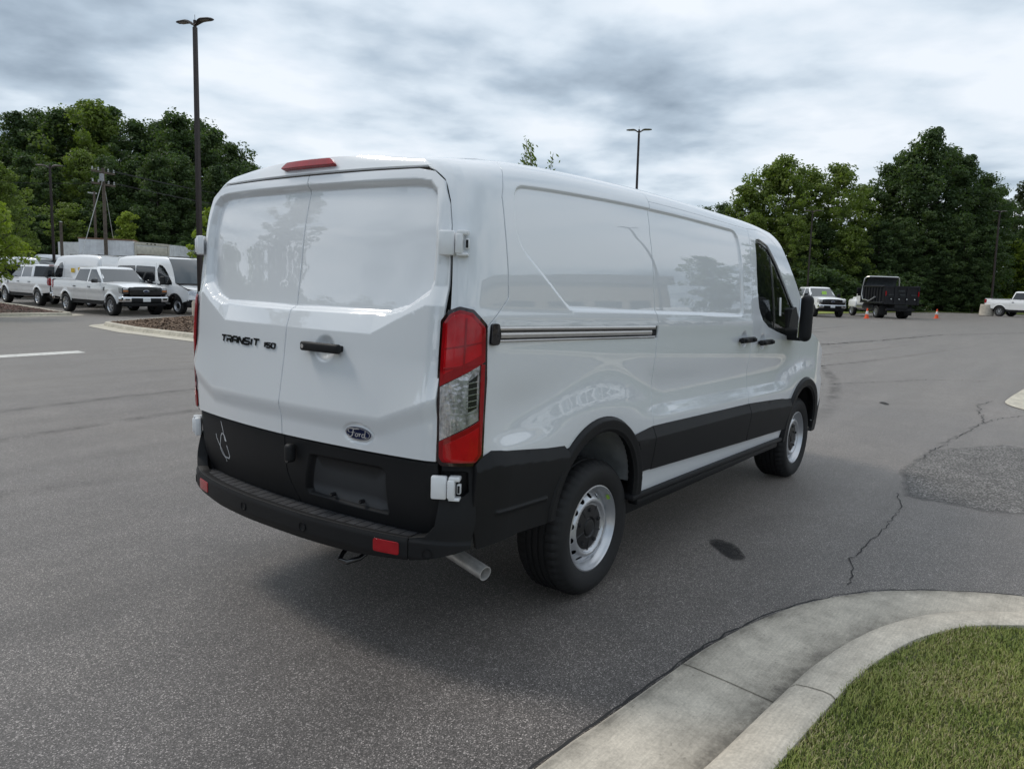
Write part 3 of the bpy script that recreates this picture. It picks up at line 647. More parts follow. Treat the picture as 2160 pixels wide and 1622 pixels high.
def van_side(fnmake):
    """The skin and trim of one flank; returns the objects."""
    out = []
    def add(o): out.append(o); return o
    F = fnmake()
    add(sheet('corner_panel', [(-1.092, .845), (-.935, .845), (-.935, 1.375)] + [(a-g, b) for a, b in qs[::-1]] + [(-1.165, 2.15), (-1.163, 2.045), (-1.138, 2.022), (-1.104, 1.972), (-1.088, 1.88), (-1.083, 1.78)], F, WP, van))
    quarter = [(a+g, b) for a, b in qs] + [(-.93, 1.37), (-.93, .80), (-.50, .80)] + arc(ARC, AR, 128, -4)[2:] + [(.38, .45)] + [(a-g, b) for a, b in rs[:5]] + [(rs[5][0]-g, 1.312), (-.898, 1.318), (-.898, 1.381), (.4965, 1.379)] + [(a-g, b) for a, b in rs[7:]] + [(.50, 2.15)]
    add(sheet('quarter_panel', quarter, F, WP, van))
    add(sheet('sliding_door', [(a+g, b) for a, b in rs[1:]] + [(a-g, b) for a, b in fs_[::-1][:-1]], F, WP, van))
    wtop = [(1.965, 1.995), (2.20, 2.012), (2.40, 2.0), (2.60, 1.945), (2.77, 1.84), (2.91, 1.71), (3.04, 1.555), (3.11, 1.46), (3.135, 1.36), (3.05, 1.24), (3.055, 1.15), (3.085, 1.02), (3.12, .93)]
    fd = [(a+g, b) for a, b in fs_[1:]] + wtop[1:] + arc(FAC, AR, 103, 175, 14)[1:] + [(2.80, .60)]
    win = [(2.02, 1.736), (2.05, 1.90), (2.075, 1.935), (2.15, 1.947), (2.357, 1.918), (2.55, 1.805), (2.75, 1.648), (2.90, 1.512), (3.04, 1.345), (3.02, 1.275), (2.90, 1.272), (2.705, 1.292), (2.475, 1.325), (2.258, 1.363), (2.135, 1.412), (2.06, 1.50), (2.03, 1.60)]
    fdo = add(sheet('front_door', fd, F, WP, van, holes=[win]))
    wi = round_poly(win, .01, 3)
    gl = add(sheet('side_window', win, fnmake(-.016, False), MAT['window_glass'], van, h=.12, flange=0, levels=0))
    cx, cz = 2.45, 1.58
    inner = [(cx+(a-cx)*.955, cz+(b-cz)*.93) for a, b in win]
    add(sheet('window_seal', win, fnmake(-.010, False), MAT['gloss_black'], van, holes=[inner], h=.05, levels=0, flange=.006))
    add(sheet('window_divider', [(2.43, 1.34), (2.46, 1.335), (2.435, 1.82), (2.405, 1.85)], fnmake(-.012, False), MAT['gloss_black'], van, h=.06, levels=0, flange=.006))
    fend = [(3.052+g, 1.24), (3.055+g, 1.15), (3.085+g, 1.02), (3.12+g, .93)] + arc(FAC, AR, 102, 6, 20)[1:] + [(3.70, .60), (3.98, .66), (4.02, .95), (3.95, 1.10), (3.62, 1.235), (3.40, 1.30), (3.14, 1.345)]
    add(sheet('front_fender', fend, F, WP, van))
    rail = [(.505, 1.999), (1.965, 1.999)] + [(a, b+.005) for a, b in wtop[1:9]] + [(3.24, 1.40), (3.18, 1.52), (3.06, 1.69), (2.93, 1.835), (2.78, 1.965), (2.62, 2.06), (2.42, 2.12), (2.25, 2.15), (.505, 2.15)]
    add(sheet('roof_rail', rail, F, WP, van))
    add(sheet('sill_panel', [(.388, .462), (2.70, .448), (2.76, .55), (2.66, .556), (.47, .588), (.40, .588)], F, WP, van, h=.06))
    # black cladding, proud of the skin, its upper edge bevelled outward
    def clad(top): return lambda s, v: .004+.028*np.clip((top(s)-v)/.060, 0, 1)-.010*ss(.06, .28, top(s)-v)
    tr = lambda s: np.interp(s, [-.96, -.89, -.71, -.535, -.3], [.868, .880, .866, .852, .842]); tm = lambda s: np.interp(s, [.3, .47, 1.15, 1.93, 2.9], [.836, .834, .834, .830, .796])
    add(sheet('rear_cladding', [(-.972, .835), (-.935, .862), (-.89, .880), (-.71, .866), (-.535, .852), (-.40, .845)] + arc(ARC, .435, 132, 178, 16)[1:] + [(-.50, .492), (-.72, .497), (-.965, .472), (-.985, .60)], fnmake(0., False, lambda s, v: clad(tr)(s, v)+side_d(s, v)*.6+.010*np.exp(-((v-.616)/.008)**2)*ss(-.885, -.865, s)*ss(-.515, -.53, s)), BP, van, flange=.02))
    add(sheet('lower_cladding', arc(ARC, .435, 47, 14, 8) + [(.405, .596)] + [(.472-g, .596), (.474-g, .834)], fnmake(0., False, lambda s, v: clad(tm)(s, v)+.014), BP, van, flange=.02))
    add(sheet('lower_cladding', [(.472+g, .592), (1.936-g, .566), (1.938-g, .830), (.474+g, .834)], fnmake(0., False, lambda s, v: clad(tm)(s, v)+.014), BP, van, flange=.02))
    add(sheet('lower_cladding', [(1.937+g, .566), (2.72, .556)] + arc(FAC, .445, 172, 136, 10) + [(1.938+g, .830)], fnmake(0., False, lambda s, v: clad(tm)(s, v)+.014), BP, van, flange=.02))
    for C_, a0, a1, ro in ((ARC, 179, -6, .448), (FAC, 186, 8, .455)):
        def fl(s, v, C_=C_, ro=ro):
            r = np.hypot(s-C_[0], v-C_[1]); return .022+.022*ss(ro, ro-.016, r)-.004*ss(.43, .39, r)-.014*ss(.388, .370, r)
        add(sheet('arch_trim', arc(C_, ro, a0, a1, 40) + arc(C_, .372, a1, a0, 36), fnmake(0., False, fl), BP, van, h=.025, flange=.05))
    add(sheet('bumper_side', round_poly([(3.672, .46), (3.655, .43), (3.96, .42), (4.03, .50), (4.03, .70), (3.86, .66), (3.66, .615)], .012, 2), fnmake(.024, False), BP, van, h=.05, levels=1, flange=.03))
    # sliding-door rail on the quarter
    rb = add(sheet('rail_channel', [(-.91, 1.312), (.51, 1.306), (.51, 1.386), (-.91, 1.388)], fnmake(-.012), MAT['dark_gap'], van, h=.08, levels=0, flange=0))
    for (z0, z1, of) in ((1.360, 1.379, .008), (1.329, 1.356, -.002), (1.315, 1.324, .008)):
        add(sheet('door_rail', [(-.885, z0+.003), (.44 if of < 0 else .465, z0), (.44 if of < 0 else .465, z1), (-.885, z1+.003)], fnmake(of, False, lambda s, v, z0=z0, z1=z1: -.004*((v-(z0+z1)/2)/((z1-z0)/2))**2), MAT['aluminium'], van, h=.04, levels=1, flange=.008))
    add(sheet('rail_end_cap', round_poly([(-.918, 1.305), (-.878, 1.308), (-.87, 1.345), (-.882, 1.39), (-.918, 1.39)], .012, 4), fnmake(.018, False), MAT['gloss_black'], van, h=.02, levels=0, flange=.03))
    # tail light
    tl = round_poly([(-1.108, .828), (-.965, .828), (-.936, .862), (-.925, 1.17), (-.938, 1.385), (-1.00, 1.442), (-1.052, 1.452), (-1.093, 1.435), (-1.122, 1.395), (-1.122, 1.16), (-1.122, .85)], .018, 4)
    def ins(p, k):
        c = np.array(p).mean(0); return [tuple(c+(np.array(q)-c)*np.array([1-k/.10, 1-k/.31])) for q in p]
    hs = add(sheet('tail_light', tl, fnmake(.010, False), MAT['tl_housing'], van, h=.025, levels=1, flange=.03))
    t2 = ins(tl, .014)
    def above(p, sgn):     # cut by the two slanted lines that bound the clear band
        ln1 = lambda s: 1.142+(s+1.113)*.60; ln2 = lambda s: .918+(s+1.12)*.57
        o = []; f = (lambda q: q[1]-ln1(q[0])) if sgn > 0 else (lambda q: ln2(q[0])-q[1])
        if sgn == 0: return above_mid(p, ln1, ln2)
        for a, b in zip(p, p[1:]+p[:1]):
            if f(a) > 0: o.append(a)
            if f(a)*f(b) < 0: t = f(a)/(f(a)-f(b)); o.append((a[0]+(b[0]-a[0])*t, a[1]+(b[1]-a[1])*t))
        return o
    def above_mid(p, l1, l2):
        o = p
        for f in (lambda q: l1(q[0])-.004-q[1], lambda q: q[1]-l2(q[0])-.004, lambda q: -.962-q[0]):
            r = []
            for a, b in zip(o, o[1:]+o[:1]):
                if f(a) > 0: r.append(a)
                if f(a)*f(b) < 0: t = f(a)/(f(a)-f(b)); r.append((a[0]+(b[0]-a[0])*t, a[1]+(b[1]-a[1])*t))
            o = r
        return o
    red = lambda s, v: .004-.004*ss(-.03, 0, sdist(tl, s, v))
    p1, p2, p3 = above(t2, 1), above(t2, -1), above(t2, 0)
    a = add(sheet('red_lens', p1, fnmake(.016, False, red), MAT['lens_red'], hs, h=.02, levels=1, flange=.006))
    b = add(sheet('red_lens', p2, fnmake(.016, False, red), MAT['lens_red'], hs, h=.02, levels=1, flange=.006))
    for pp, k in ((p1, .80), (p2, .78)):
        c = np.array(pp).mean(0); add(sheet('bright_lens', [tuple(c+(np.array(q)-c)*k) for q in pp], fnmake(.0172, False, red), MAT['lens_bright'], hs, h=.02, levels=1, flange=.002))
    for z0, z1 in ((1.235, 1.243), (1.315, 1.321)): add(sheet('lens_rib', [(-1.098, z0-.03), (-.965, z0+.0), (-.965, z1), (-1.098, z1-.03)], fnmake(.0185, False, red), MAT['lens_red'], hs, h=.03, levels=0, flange=.002))
    add(sheet('lens_rib', [(-1.03, 1.20), (-1.024, 1.20), (-1.024, 1.41), (-1.03, 1.41)], fnmake(.0187, False, red), MAT['lens_red'], hs, h=.03, levels=0, flange=.002))
    mid_r = [q for q in dens_poly(t2, .02) if q[0] > -.962 and .98 < q[1] < 1.26]
    if mid_r: add(sheet('red_lens', [(-.960, 1.012), max(mid_r, key=lambda q: -abs(q[1]-1.02)), max(mid_r, key=lambda q: -abs(q[1]-1.12)), max(mid_r, key=lambda q: -abs(q[1]-1.23)), (-.960, 1.232)], fnmake(.0155, False, red), MAT['lens_red'], hs, h=.02, levels=0, flange=.006))
    add(sheet('reflector_bowl', p3, fnmake(.0115, False), MAT['lamp_reflector'], hs, h=.02, levels=0, flange=0))
    dk = [(-1.005, 1.045), (-.972, 1.06), (-.972, 1.19), (-1.005, 1.165)]
    add(sheet('bulb_cover', dk, fnmake(.0135, False), MAT['gloss_black'], hs, h=.03, levels=0, flange=.002))
    for k in range(6): add(sheet('reflector_fin', [(-1.012, 1.035+k*.024), (-.966, 1.045+k*.024), (-.966, 1.0485+k*.024), (-1.012, 1.0385+k*.024)], fnmake(.0150, False), MAT['chrome'], hs, h=.03, levels=0, flange=.002))
    add(sheet('clear_lens', p3, fnmake(.019, False), MAT['clear_lens'], hs, h=.03, levels=0, flange=0))
    # lower inner skin so that the gaps read dark
    add(sheet('body_shell', [(-1.12, .60), (-.5, .60)] + arc(ARC, .44, 160, 20, 12) + [(.40, .50), (1.95, .50), (1.98, 2.06), (-1.12, 2.06)], fnmake(-.034, False), MAT['dark_gap'], van, h=.12, levels=0, flange=0))
    return out
right = van_side(lambda off=0., disp=True, extra=None: sfn(off, disp, extra, -1))
for o in right:
    if o.parent is van: mirror(o, van)
# side door handles
def at_side(s, v, off=0):
    f = sfn(off, False); p = np.array([float(q) for q in f(np.array(s), np.array(v))]); return Vector(p)
for hx, hz in ((1.80, 1.279), (2.17, 1.256)):
    for sg in (-1, 1):
        p = at_side(hx, hz, .028); m = MB().rbox((-.118, -.014, -.019), (.118, .014, .019), .010, 3).rbox((-.095, -.03, -.012), (-.055, .03, .012), .006).rbox((.055, -.03, -.012), (.095, .03, .012), .006)
        m.build('door_handle', MAT['gloss_black'] if False else BP, van, loc=(p.x, p.y*(-sg), p.z))

# rear doors
seam = [(-.036, .50), (-.034, .545), (-.012, .61), (0, .66), (.003, .84), (0, 1.2), (0, 1.992)]
dtop = [(-.35, 1.9915), (-.66, 1.988), (-.742, 1.973), (-.797, 1.934), (-.836, 1.843), (-.852, 1.76), (-.860, 1.55), (-.862, 1.2), (-.858, .95), (-.852, .842)]
right_door = [(a-g, b) for a, b in seam[4:]] + dtop + [(-.4, .842)]
left_door = [(-a, b) for a, b in dtop] + [(.4, .842)] + [(a+g, b) for a, b in seam[4:]]
rd = sheet('rear_door', right_door, rfn(), WP, van, flip=True); ld = sheet('rear_door', left_door, rfn(), WP, van, flip=True)
PLATE = [(-.185, .778), (-.585, .782), (-.612, .76), (-.607, .572), (-.56, .568), (-.118, .578), (-.108, .60), (-.165, .77)]
PLATE = round_poly(PLATE, .02, 3)
def lowd(y, z):
    a = np.abs(y)
    d = .010-.010*ss(.825, .838, z)-.030*np.clip((.70-z)/.2, 0, 1)**2
    d = d - .030*ss(0, -.022, sdist(PLATE, y, z)); return d - .014*ss(.80, .868, a)
low_r = [(a-g, b) for a, b in seam[:5]] + [(-.4, .838), (-.850, .838), (-.853, .60), (-.80, .50)]
low_l = [(.80, .50), (.853, .60), (.850, .838), (.4, .838)] + [(a+g, b) for a, b in seam[:5][::-1]]
sheet('door_cladding', low_r[::1], rfn(0, False, lowd), BP, rd, flip=True, flange=.02); sheet('door_cladding', low_l, rfn(0, False, lowd), BP, ld, flip=True, flange=.02)
sheet('plate_pad', [(-.36+(a+.36)*.90, .675+(b-.675)*.86) for a, b in PLATE], rfn(.002, False, lowd), MAT['plate_pad'], rd, flip=True, h=.06, levels=0, flange=.003)
sheet('body_shell', [(-.90, .50), (.90, .50), (.90, .86), (.865, .90), (.865, 1.8), (.80, 1.97), (.72, 2.03), (-.72, 2.03), (-.80, 1.97), (-.865, 1.8), (-.865, .90), (-.90, .86)], rfn(-.052, False), MAT['dark_gap'], van, flip=True, h=.12, levels=0, flange=0)
def at_rear(y, z, off=0):
    f = rfn(off, True); return Vector([float(q) for q in f(np.array(float(y)), np.array(float(z)))])
def rear_tilt(y):                              # heading of the bowed door skin
    a = at_rear(y+.05, 1.25); b = at_rear(y-.05, 1.25); return math.atan2(-(a.x-b.x), a.y-b.y)
p = at_rear(-.268, 1.25, .045); hd = MB().rbox((-.014, -.118, -.020), (.013, .118, .020), .010, 3).rbox((-.004, -.112, -.013), (.045, -.07, .013), .006).rbox((-.004, .07, -.013), (.045, .112, .013), .006).build('door_handle', BP, rd, loc=p, rot=(0, 0, rear_tilt(-.268)))
MB().lathe([(0, -.004), (.009, -.004), (.009, .002)], 14, 'x').build('key_lock', MAT['chrome'], hd, loc=(-.012, .098, 0))
p = at_rear(-.072, .765, .014); cm = MB().rbox((-.024, -.022, -.042), (.02, .022, .042), .016, 3).build('rear_camera', BP, rd, loc=p)
MB().lathe([(0, -.004), (.012, -.004), (.014, .004)], 14, 'x').build('camera_lens', MAT['gloss_black'], cm, loc=(-.018, 0, -.03))
for sy in (-.281, -.453):
    p = at_rear(sy, .604, -.030); MB().lathe([(0, -.016), (.007, -.014), (.009, -.008), (.009, .01)], 12, 'x').build('plate_screw', MAT['gloss_black'], rd, loc=p)
# writing on surfaces: ribbons laid on the rear skin, raised
def strokes(name, polys, base, mat, parent, off=.004, depth=.004, fn=None):
    """polys: list of (points, half-width) in metres about base (reads left to right), laid on the rear skin."""
    m = MB()
    for pts, hw in polys:
        hws = hw if hasattr(hw, '__len__') else [hw]*len(pts)
        Lp, Rp = [], []
        for i, p in enumerate(pts):
            a = Vector(pts[max(i-1, 0)]); b = Vector(pts[min(i+1, len(pts)-1)]); d = (b-a)
            d = d.normalized() if d.length > 1e-9 else Vector((1, 0)); n = Vector((-d.y, d.x))
            if 0 < i < len(pts)-1:
                d1 = (Vector(p)-a).normalized(); n1 = Vector((-d1.y, d1.x)); n = n/max(.5, n.dot(n1))
            q = Vector(p); Lp.append(q+n*hws[i]); Rp.append(q-n*hws[i])
        P = []
        for k, o in ((0, off), (1, off-depth)):
            P.append([at_rear(base[0]-q.x, base[1]+q.y, o) if fn is None else fn(q, o) for q in Lp]); P.append([at_rear(base[0]-q.x, base[1]+q.y, o) if fn is None else fn(q, o) for q in Rp])
        n = len(pts); vs = P[0]+P[1]+P[2]+P[3]; fcs = []
        for i in range(n-1):
            fcs += [(i, i+1, n+i+1, n+i), (i, 2*n+i, 2*n+i+1, i+1), (n+i, n+i+1, 3*n+i+1, 3*n+i)]
        fcs += [(0, n, 3*n, 2*n), (n-1, 3*n-1, 4*n-1, 2*n-1)]; m.add(vs, fcs)
    return m.build(name, mat, parent, smooth=0)
Hh = .028; hw = .0030
def letters(txt, Wd, H, hw, gap, slant=.12):
    G = {'T': [[(0, 1), (1, 1)], [(.5, 1), (.5, 0)]], 'R': [[(0, 0), (0, .62)], [(0, 1), (.85, 1), (1, .9), (1, .58), (.88, .45), (.12, .45)], [(.6, .45), (1, 0)]],
         'A': [[(0, 0), (0, .82), (.18, 1), (.82, 1), (1, .82), (1, 0)], [(.1, .42), (.9, .42)]], 'N': [[(0, 0), (0, 1), (.12, 1), (.88, 0), (1, 0), (1, 1)]],
         'S': [[(1, 1), (.12, 1), (0, .88), (0, .62), (.1, .52), (.9, .48), (1, .38), (1, .12), (.88, 0), (0, 0)]], 'I': [[(.5, 0), (.5, 1)]],
         '1': [[(.2, 1), (.55, 1), (.55, 0)]], '5': [[(1, 1), (0, 1), (0, .52), (.88, .52), (1, .42), (1, .12), (.88, 0), (0, 0)]], '0': [[(.1, 0), (0, .1), (0, .9), (.1, 1), (.9, 1), (1, .9), (1, .1), (.9, 0), (.1, 0)]]}
    x = 0; o = []
    for ch in txt:
        w = Wd*(.30 if ch in 'I1' else 1)
        for st in G[ch]: o.append(([(x+a*w+slant*b*H, b*H) for a, b in st], hw))
        x += w+gap
    return o, x-gap
ll, wd = letters('TRANSIT', .0425, .0285, .0042, .0115); ld2 = strokes('name_badge', ll, (.536, 1.222), MAT['gloss_black'], ld, .005)
ll, wd = letters('150', .0275, .0210, .0029, .0095); strokes('number_badge', ll, (.152, 1.220), MAT['gloss_black'], ld, .005)
# chalk-like pen scrawl on the left lower door
scr = [([(0, 0), (.018, -.045), (.030, -.095), (.041, -.098), (.030, -.07), (.006, -.060), (-.010, -.075), (-.030, -.125), (-.034, -.148), (-.018, -.172), (.004, -.19)], .0026), ([(-.068, -.075), (-.062, -.098), (-.040, -.125), (-.018, -.150), (.000, -.175), (.010, -.195)], .0028),
       ([(.044, -.118), (.056, -.150), (.058, -.172), (.045, -.186), (.006, -.184)], .0030), ([(.010, -.180), (.008, -.21)], .0022)]
def on_clad(q, o):
    y, z = .570-q.x, .815+q.y; return Vector([float(t) for t in rfn(.0015, False, lowd)(np.array(y), np.array(z))])
strokes('pen_scrawl', scr, (0, 0), MAT['white_pen'], ld, 0, 0, on_clad)
# oval badge: blue field, silver rim and script
def oval(cy, cz, a, b, off0, off1, n=40):
    m = MB(); c0 = [at_rear(cy, cz, off0)]; vs = [at_rear(cy-a*math.cos(2*math.pi*i/n), cz+b*math.sin(2*math.pi*i/n), off1) for i in range(n)]; ctr = at_rear(cy, cz, off0)
    lo = [at_rear(cy-a*math.cos(2*math.pi*i/n), cz+b*math.sin(2*math.pi*i/n), -.004) for i in range(n)]
    return m.add([ctr]+vs+lo, [(0, 1+i, 1+(i+1) % n) for i in range(n)]+[(1+i, 1+n+i, 1+n+(i+1) % n, 1+(i+1) % n) for i in range(n)])
bd = oval(-.484, .909, .072, .0300, .0075, .0055).build('oval_badge', MAT['badge_silver'], rd, smooth=0)
oval(-.484, .909, .0690, .0275, .0090, .0072).build('badge_field', MAT['badge_blue'], bd, smooth=0)
rim = [([(.0645*math.cos(t*math.pi/20), .0240*math.sin(t*math.pi/20)) for t in range(41)], .0008)]
F_ = [([(-.040, .0), (-.047, .006), (-.043, .0135), (-.030, .0165), (-.012, .0155), (.004, .0175), (.010, .016)], [.0014, .0018, .0020, .0022, .0024, .0022, .0008]), ([(-.018, .0155), (-.022, .004), (-.027, -.009), (-.036, -.0145), (-.045, -.0115), (-.044, -.006)], [.0022, .0027, .0027, .0020, .0017, .0012]), ([(-.034, .0015), (-.012, .0025)], .0013),
      ([(-.004, .001), (-.011, -.003), (-.012, -.009), (-.006, -.0115), (.000, -.008), (.001, -.002), (-.004, .001)], .0017), ([(.004, .001), (.009, .0), (.0075, -.0105)], .0019), ([(.0085, -.003), (.014, .001), (.017, .0)], .0016),
      ([(.032, .0), (.025, .001), (.020, -.004), (.020, -.0095), (.026, -.0115), (.032, -.006)], .0018), ([(.040, .0165), (.036, .004), (.032, -.009), (.036, -.0115), (.043, -.008)], [.0014, .0020, .0021, .0018, .0008])]
F_ = [([(x*1.12, y*1.18) for x, y in p], [k*.85 for k in w] if hasattr(w, '__len__') else w*.85) for p, w in F_]
strokes('badge_script', rim+F_, (-.484, .909), MAT['badge_silver'], bd, .0100, .002)
# hinges at the four door corners
def hinge(s, v, parent, sg):
    p = at_side(s, v, .016); nx, ny = [float(q) for q in plan_normal(np.array(s))]
    a = math.atan2(ny*(-1), nx)                     # outward heading on the right side
    h = empty('door_hinge', (p.x, p.y if sg < 0 else -p.y, p.z), a if sg < 0 else -a); h.parent = parent
    k = 1 if sg < 0 else -1
    m = MB().rbox((-.014, min(k*-.004, k*-.068), -.047), (.018, max(k*-.004, k*-.068), .047), .008, 2)
    m.build('hinge_leaf', MAT['hinge_paint'], h)
    m = MB().rbox((-.018, min(0, k*.03), -.040), (.032, max(0, k*.03), .036), .007, 2); m.build('hinge_knuckle', MAT['hinge_paint'], h)
    for z0, z1 in ((.030, .048), (-.048, -.036)): MB().rbox((-.02, min(k*.004, k*.050), z0), (.026, max(k*.004, k*.050), z1), .005).build("hinge_bracket", MAT["hinge_paint"], h)
    m = MB().rbox((-.012, min(k*.036, k*.052), -.022), (.014, max(k*.036, k*.052), .018), .004); m.build('check_link', MAT['hinge_paint'], h)
    MB().box((.0142, min(k*.0395, k*.0485), -.017), (.0165, max(k*.0395, k*.0485), .013)).build('link_slot', MAT['dark_gap'], h, smooth=0)
for sg in (-1, 1): hinge(-1.068, 1.703, van, sg); hinge(-1.072, .742, van, sg)
# header, brake light, roof
def header(u, t):
    u = np.asarray(u, float); t = np.asarray(t, float); tt = np.clip(t, -.1, 1.1)
    x, y, z = side_xyz(np.full_like(u+t, -1.148), 2.052+.125*tt)
    a = np.abs(u); return rake(x-.002-.042*(1-a**2.2)*(1-.25*tt), u*y, z+(.004+.026*tt)*(1-a**2))
sheet('roof_header', [(-.998, 0), (.998, 0), (.998, 1), (-.998, 1)], header, WP, van, flip=True, h=.05, levels=1, flange=.012)
def stop(u, t):
    x, yy, z = header(u, t); return x-.020-.004*(1-(u/.28)**2), yy, z+.008
so = sheet('brake_light', round_poly([(-.27, .22), (.27, .22), (.235, .62), (-.235, .62)], .03, 3), stop, MAT['reflector_red'], van, flip=True, h=.03, levels=1, flange=.03)
def roof(x, y):
    x = np.asarray(x, float); y = np.asarray(y, float); zt = ip(x, ZTX, ZTZ)
    w = .715; z = zt+.002-.010*ss(-.70, -.92, x)+.030*(1-np.clip(np.abs(y)/w, 0, 1.2)**2)
    for k in (-.45, -.15, .15, .45): z = z+.005*ss(.05, .03, np.abs(y-k))*ss(-.7, -.5, x)*ss(2.2, 2.0, x)
    return rake(x, y, z)
sheet('roof_panel', [(-.925, -.50), (-.90, -.62), (-.78, -.70), (2.25, -.72), (2.42, -.66), (2.52, -.3), (2.54, 0), (2.52, .3), (2.42, .66), (2.25, .72), (-.78, .70), (-.90, .62), (-.925, .50)], roof, WP, van, h=.12, levels=1, flange=.02)
# bumper
_b = np.array([(-1.25, 0), (-1.246, .2), (-1.227, .4), (-1.195, .6), (-1.158, .745), (-1.118, .845), (-1.062, .93), (-.99, .982), (-.93, 1.0)])
_bt = np.concatenate([[0], np.cumsum(np.hypot(*np.diff(_b, axis=0).T))])
def bump_fn(off=0.):
    def f(t, z):
        t = np.asarray(t, float); z = np.asarray(z, float); a = np.abs(t); x = ip(a, _bt, _b[:, 0]); y = ip(a, _bt, _b[:, 1])
        tx = np.interp(a, _bt, np.gradient(_b[:, 0], _bt)); ty = np.interp(a, _bt, np.gradient(_b[:, 1], _bt)); l = np.hypot(tx, ty); nx, ny = -ty/l, tx/l
        d = off-.020*ss(.45, .40, z)-.05*ss(.56, .86, z)*ss(1.25, .9, a)-.006*ss(.505, .524, z)
        return rake(x+nx*d, np.sign(t)*(y+ny*d), z)
    return f
TE = float(_bt[-1])
ub = [(.775, .522), (.845, .535), (.885, .58), (.897, .66), (.900, .692), (.93, .700), (1.005, .702), (1.03, .72), (1.03, .795), (1.015, .803), (.905, .800), (.902, .836), (.985, .846), (1.10, .838), (TE-.055, .838), (TE-.058, .60), (TE-.085, .47), (1.05, .44)]
cen = [(-.772, .430), (-.62, .418), (-.5, .408), (.5, .408), (.62, .418), (.772, .430), (.772, .522), (-.772, .522)]
cor = [(.778, .430), (.86, .446), (.915, .461), (.97, .476)] + [(TE-.085, .494)] + ub[::-1][2:] + [(.778, .522)]
sheet('bumper', cen, bump_fn(), BP, van, h=.04, levels=2, flange=.055, flip=True)
bc = sheet('bumper_corner', cor, bump_fn(), BP, van, h=.03, levels=2, flange=.05, flip=True); mirror(bc, van)
for sg in (-1, 1):
    def refl(t, z): return bump_fn(.004)(t, z)
    sheet('bumper_reflector', round_poly([(sg*.615, .447), (sg*.735, .447), (sg*.735, .498), (sg*.615, .498)][::sg], .010, 3), refl, MAT['reflector_red'], van, h=.012, levels=0, flange=.006, flip=True)
    for tt in (.22, .86):
        p = [float(q) for q in bump_fn(.001)(np.array(sg*tt), np.array(.468))]; q = [float(q) for q in bump_fn(.03)(np.array(sg*tt), np.array(.468))]
        s_ = MB().lathe([(.0, -.001), (.0135, -.001), (.0145, .001), (.0165, .001), (.0165, -.012), (.021, -.012), (.021, .002)], 24, 'x'); o = s_.build('parking_sensor', BP, van, loc=p); o.rotation_euler = (0, 0, math.atan2(-(q[1]-p[1]), -(q[0]-p[0]))); o.scale = (-1, 1, 1)
# step tread: separate ribs between bumper lip and doors
NR = 29
for i in range(NR):
    y0 = -.80+i*1.6/NR+.003; y1 = y0+1.6/NR-.006
    def lip(y): return float(ip(abs(y), _b[:, 1], _b[:, 0]))+.022
    def inn(y): return float(rear_xyz(y, .54)[0])+.03
    sk_ = .012
    q = [(lip(y0), y0), (lip(y1), y1), (inn(y1), y1+sk_), (inn(y0), y0+sk_)]
    if abs(y0) > .76 or abs(y1) > .78: q = [(a+.03 if k < 2 else a, b) for k, (a, b) in enumerate(q)]
    zt = .5165; vs = [(a, b, zt-RAKE*a) for a, b in q]+[(a, b, zt-.02-RAKE*a) for a, b in q]
    MB().add(vs, [(0, 1, 2, 3), (0, 4, 5, 1), (1, 5, 6, 2), (2, 6, 7, 3), (3, 7, 4, 0)]).build('tread_rib', MAT['tread_plastic'], van, smooth=0)
m = MB(); m.grid([[(lip(y)-.004, y, .512-RAKE*lip(y)), (inn(y)+.02, y, .512-RAKE*inn(y))] for y in np.linspace(-.86, .86, 20)]); m.build('step_base', MAT['dark_gap'], van, smooth=0)
# exhaust, tow eye, underbody
e0, e1 = Vector((-.80, -.60, .400)), Vector((-.835, -.915, .345))
dv = (e1-e0).normalized(); a_ = dv.orthogonal().normalized(); b_ = dv.cross(a_); m = MB(); n = 28
rings = [(0, .032), (1, .032), (1, .0285), (.35, .0285)]
for t, r in rings:
    for j in range(n): m.v.append(tuple(e0.lerp(e1, t)+(a_*math.cos(2*math.pi*j/n)+b_*math.sin(2*math.pi*j/n))*r))
for i in range(3):
    for j in range(n): m.f.append((i*n+j, i*n+(j+1) % n, (i+1)*n+(j+1) % n, (i+1)*n+j))
m.build('exhaust_tip', MAT['exhaust_steel'], van); MB().tube([(-.10, -.55, .40), (-.45, -.60, .42), (-.70, -.60, .42), tuple(e0.lerp(e1, .3))], .029, 14).build('exhaust_pipe', MAT['galvanised'], van)
MB().tube([(-1.10, -.36, .41), (-1.15, -.37, .385), (-1.19, -.40, .375), (-1.19, -.445, .375), (-1.14, -.47, .385), (-1.08, -.475, .41)], .011, 10).build('tow_eye', MAT['gloss_black'], van)
MB().rbox((-.98, -.70, .41), (-.45, .70, .52), .03).rbox((.40, -.86, .28), (2.70, .86, .48), .03).rbox((-.45, -.60, .36), (.40, .60, .66), .03).rbox((2.7, -.55, .26), (3.9, .55, .60), .03).build('underbody', MAT['underbody'], van)
MB().tube([(0, -.74, .35), (0, .74, .35)], .05, 14).tube([(0, -.12, .35), (0, .12, .35)], [.13, .13], 16).build('rear_axle', MAT['underbody'], van)
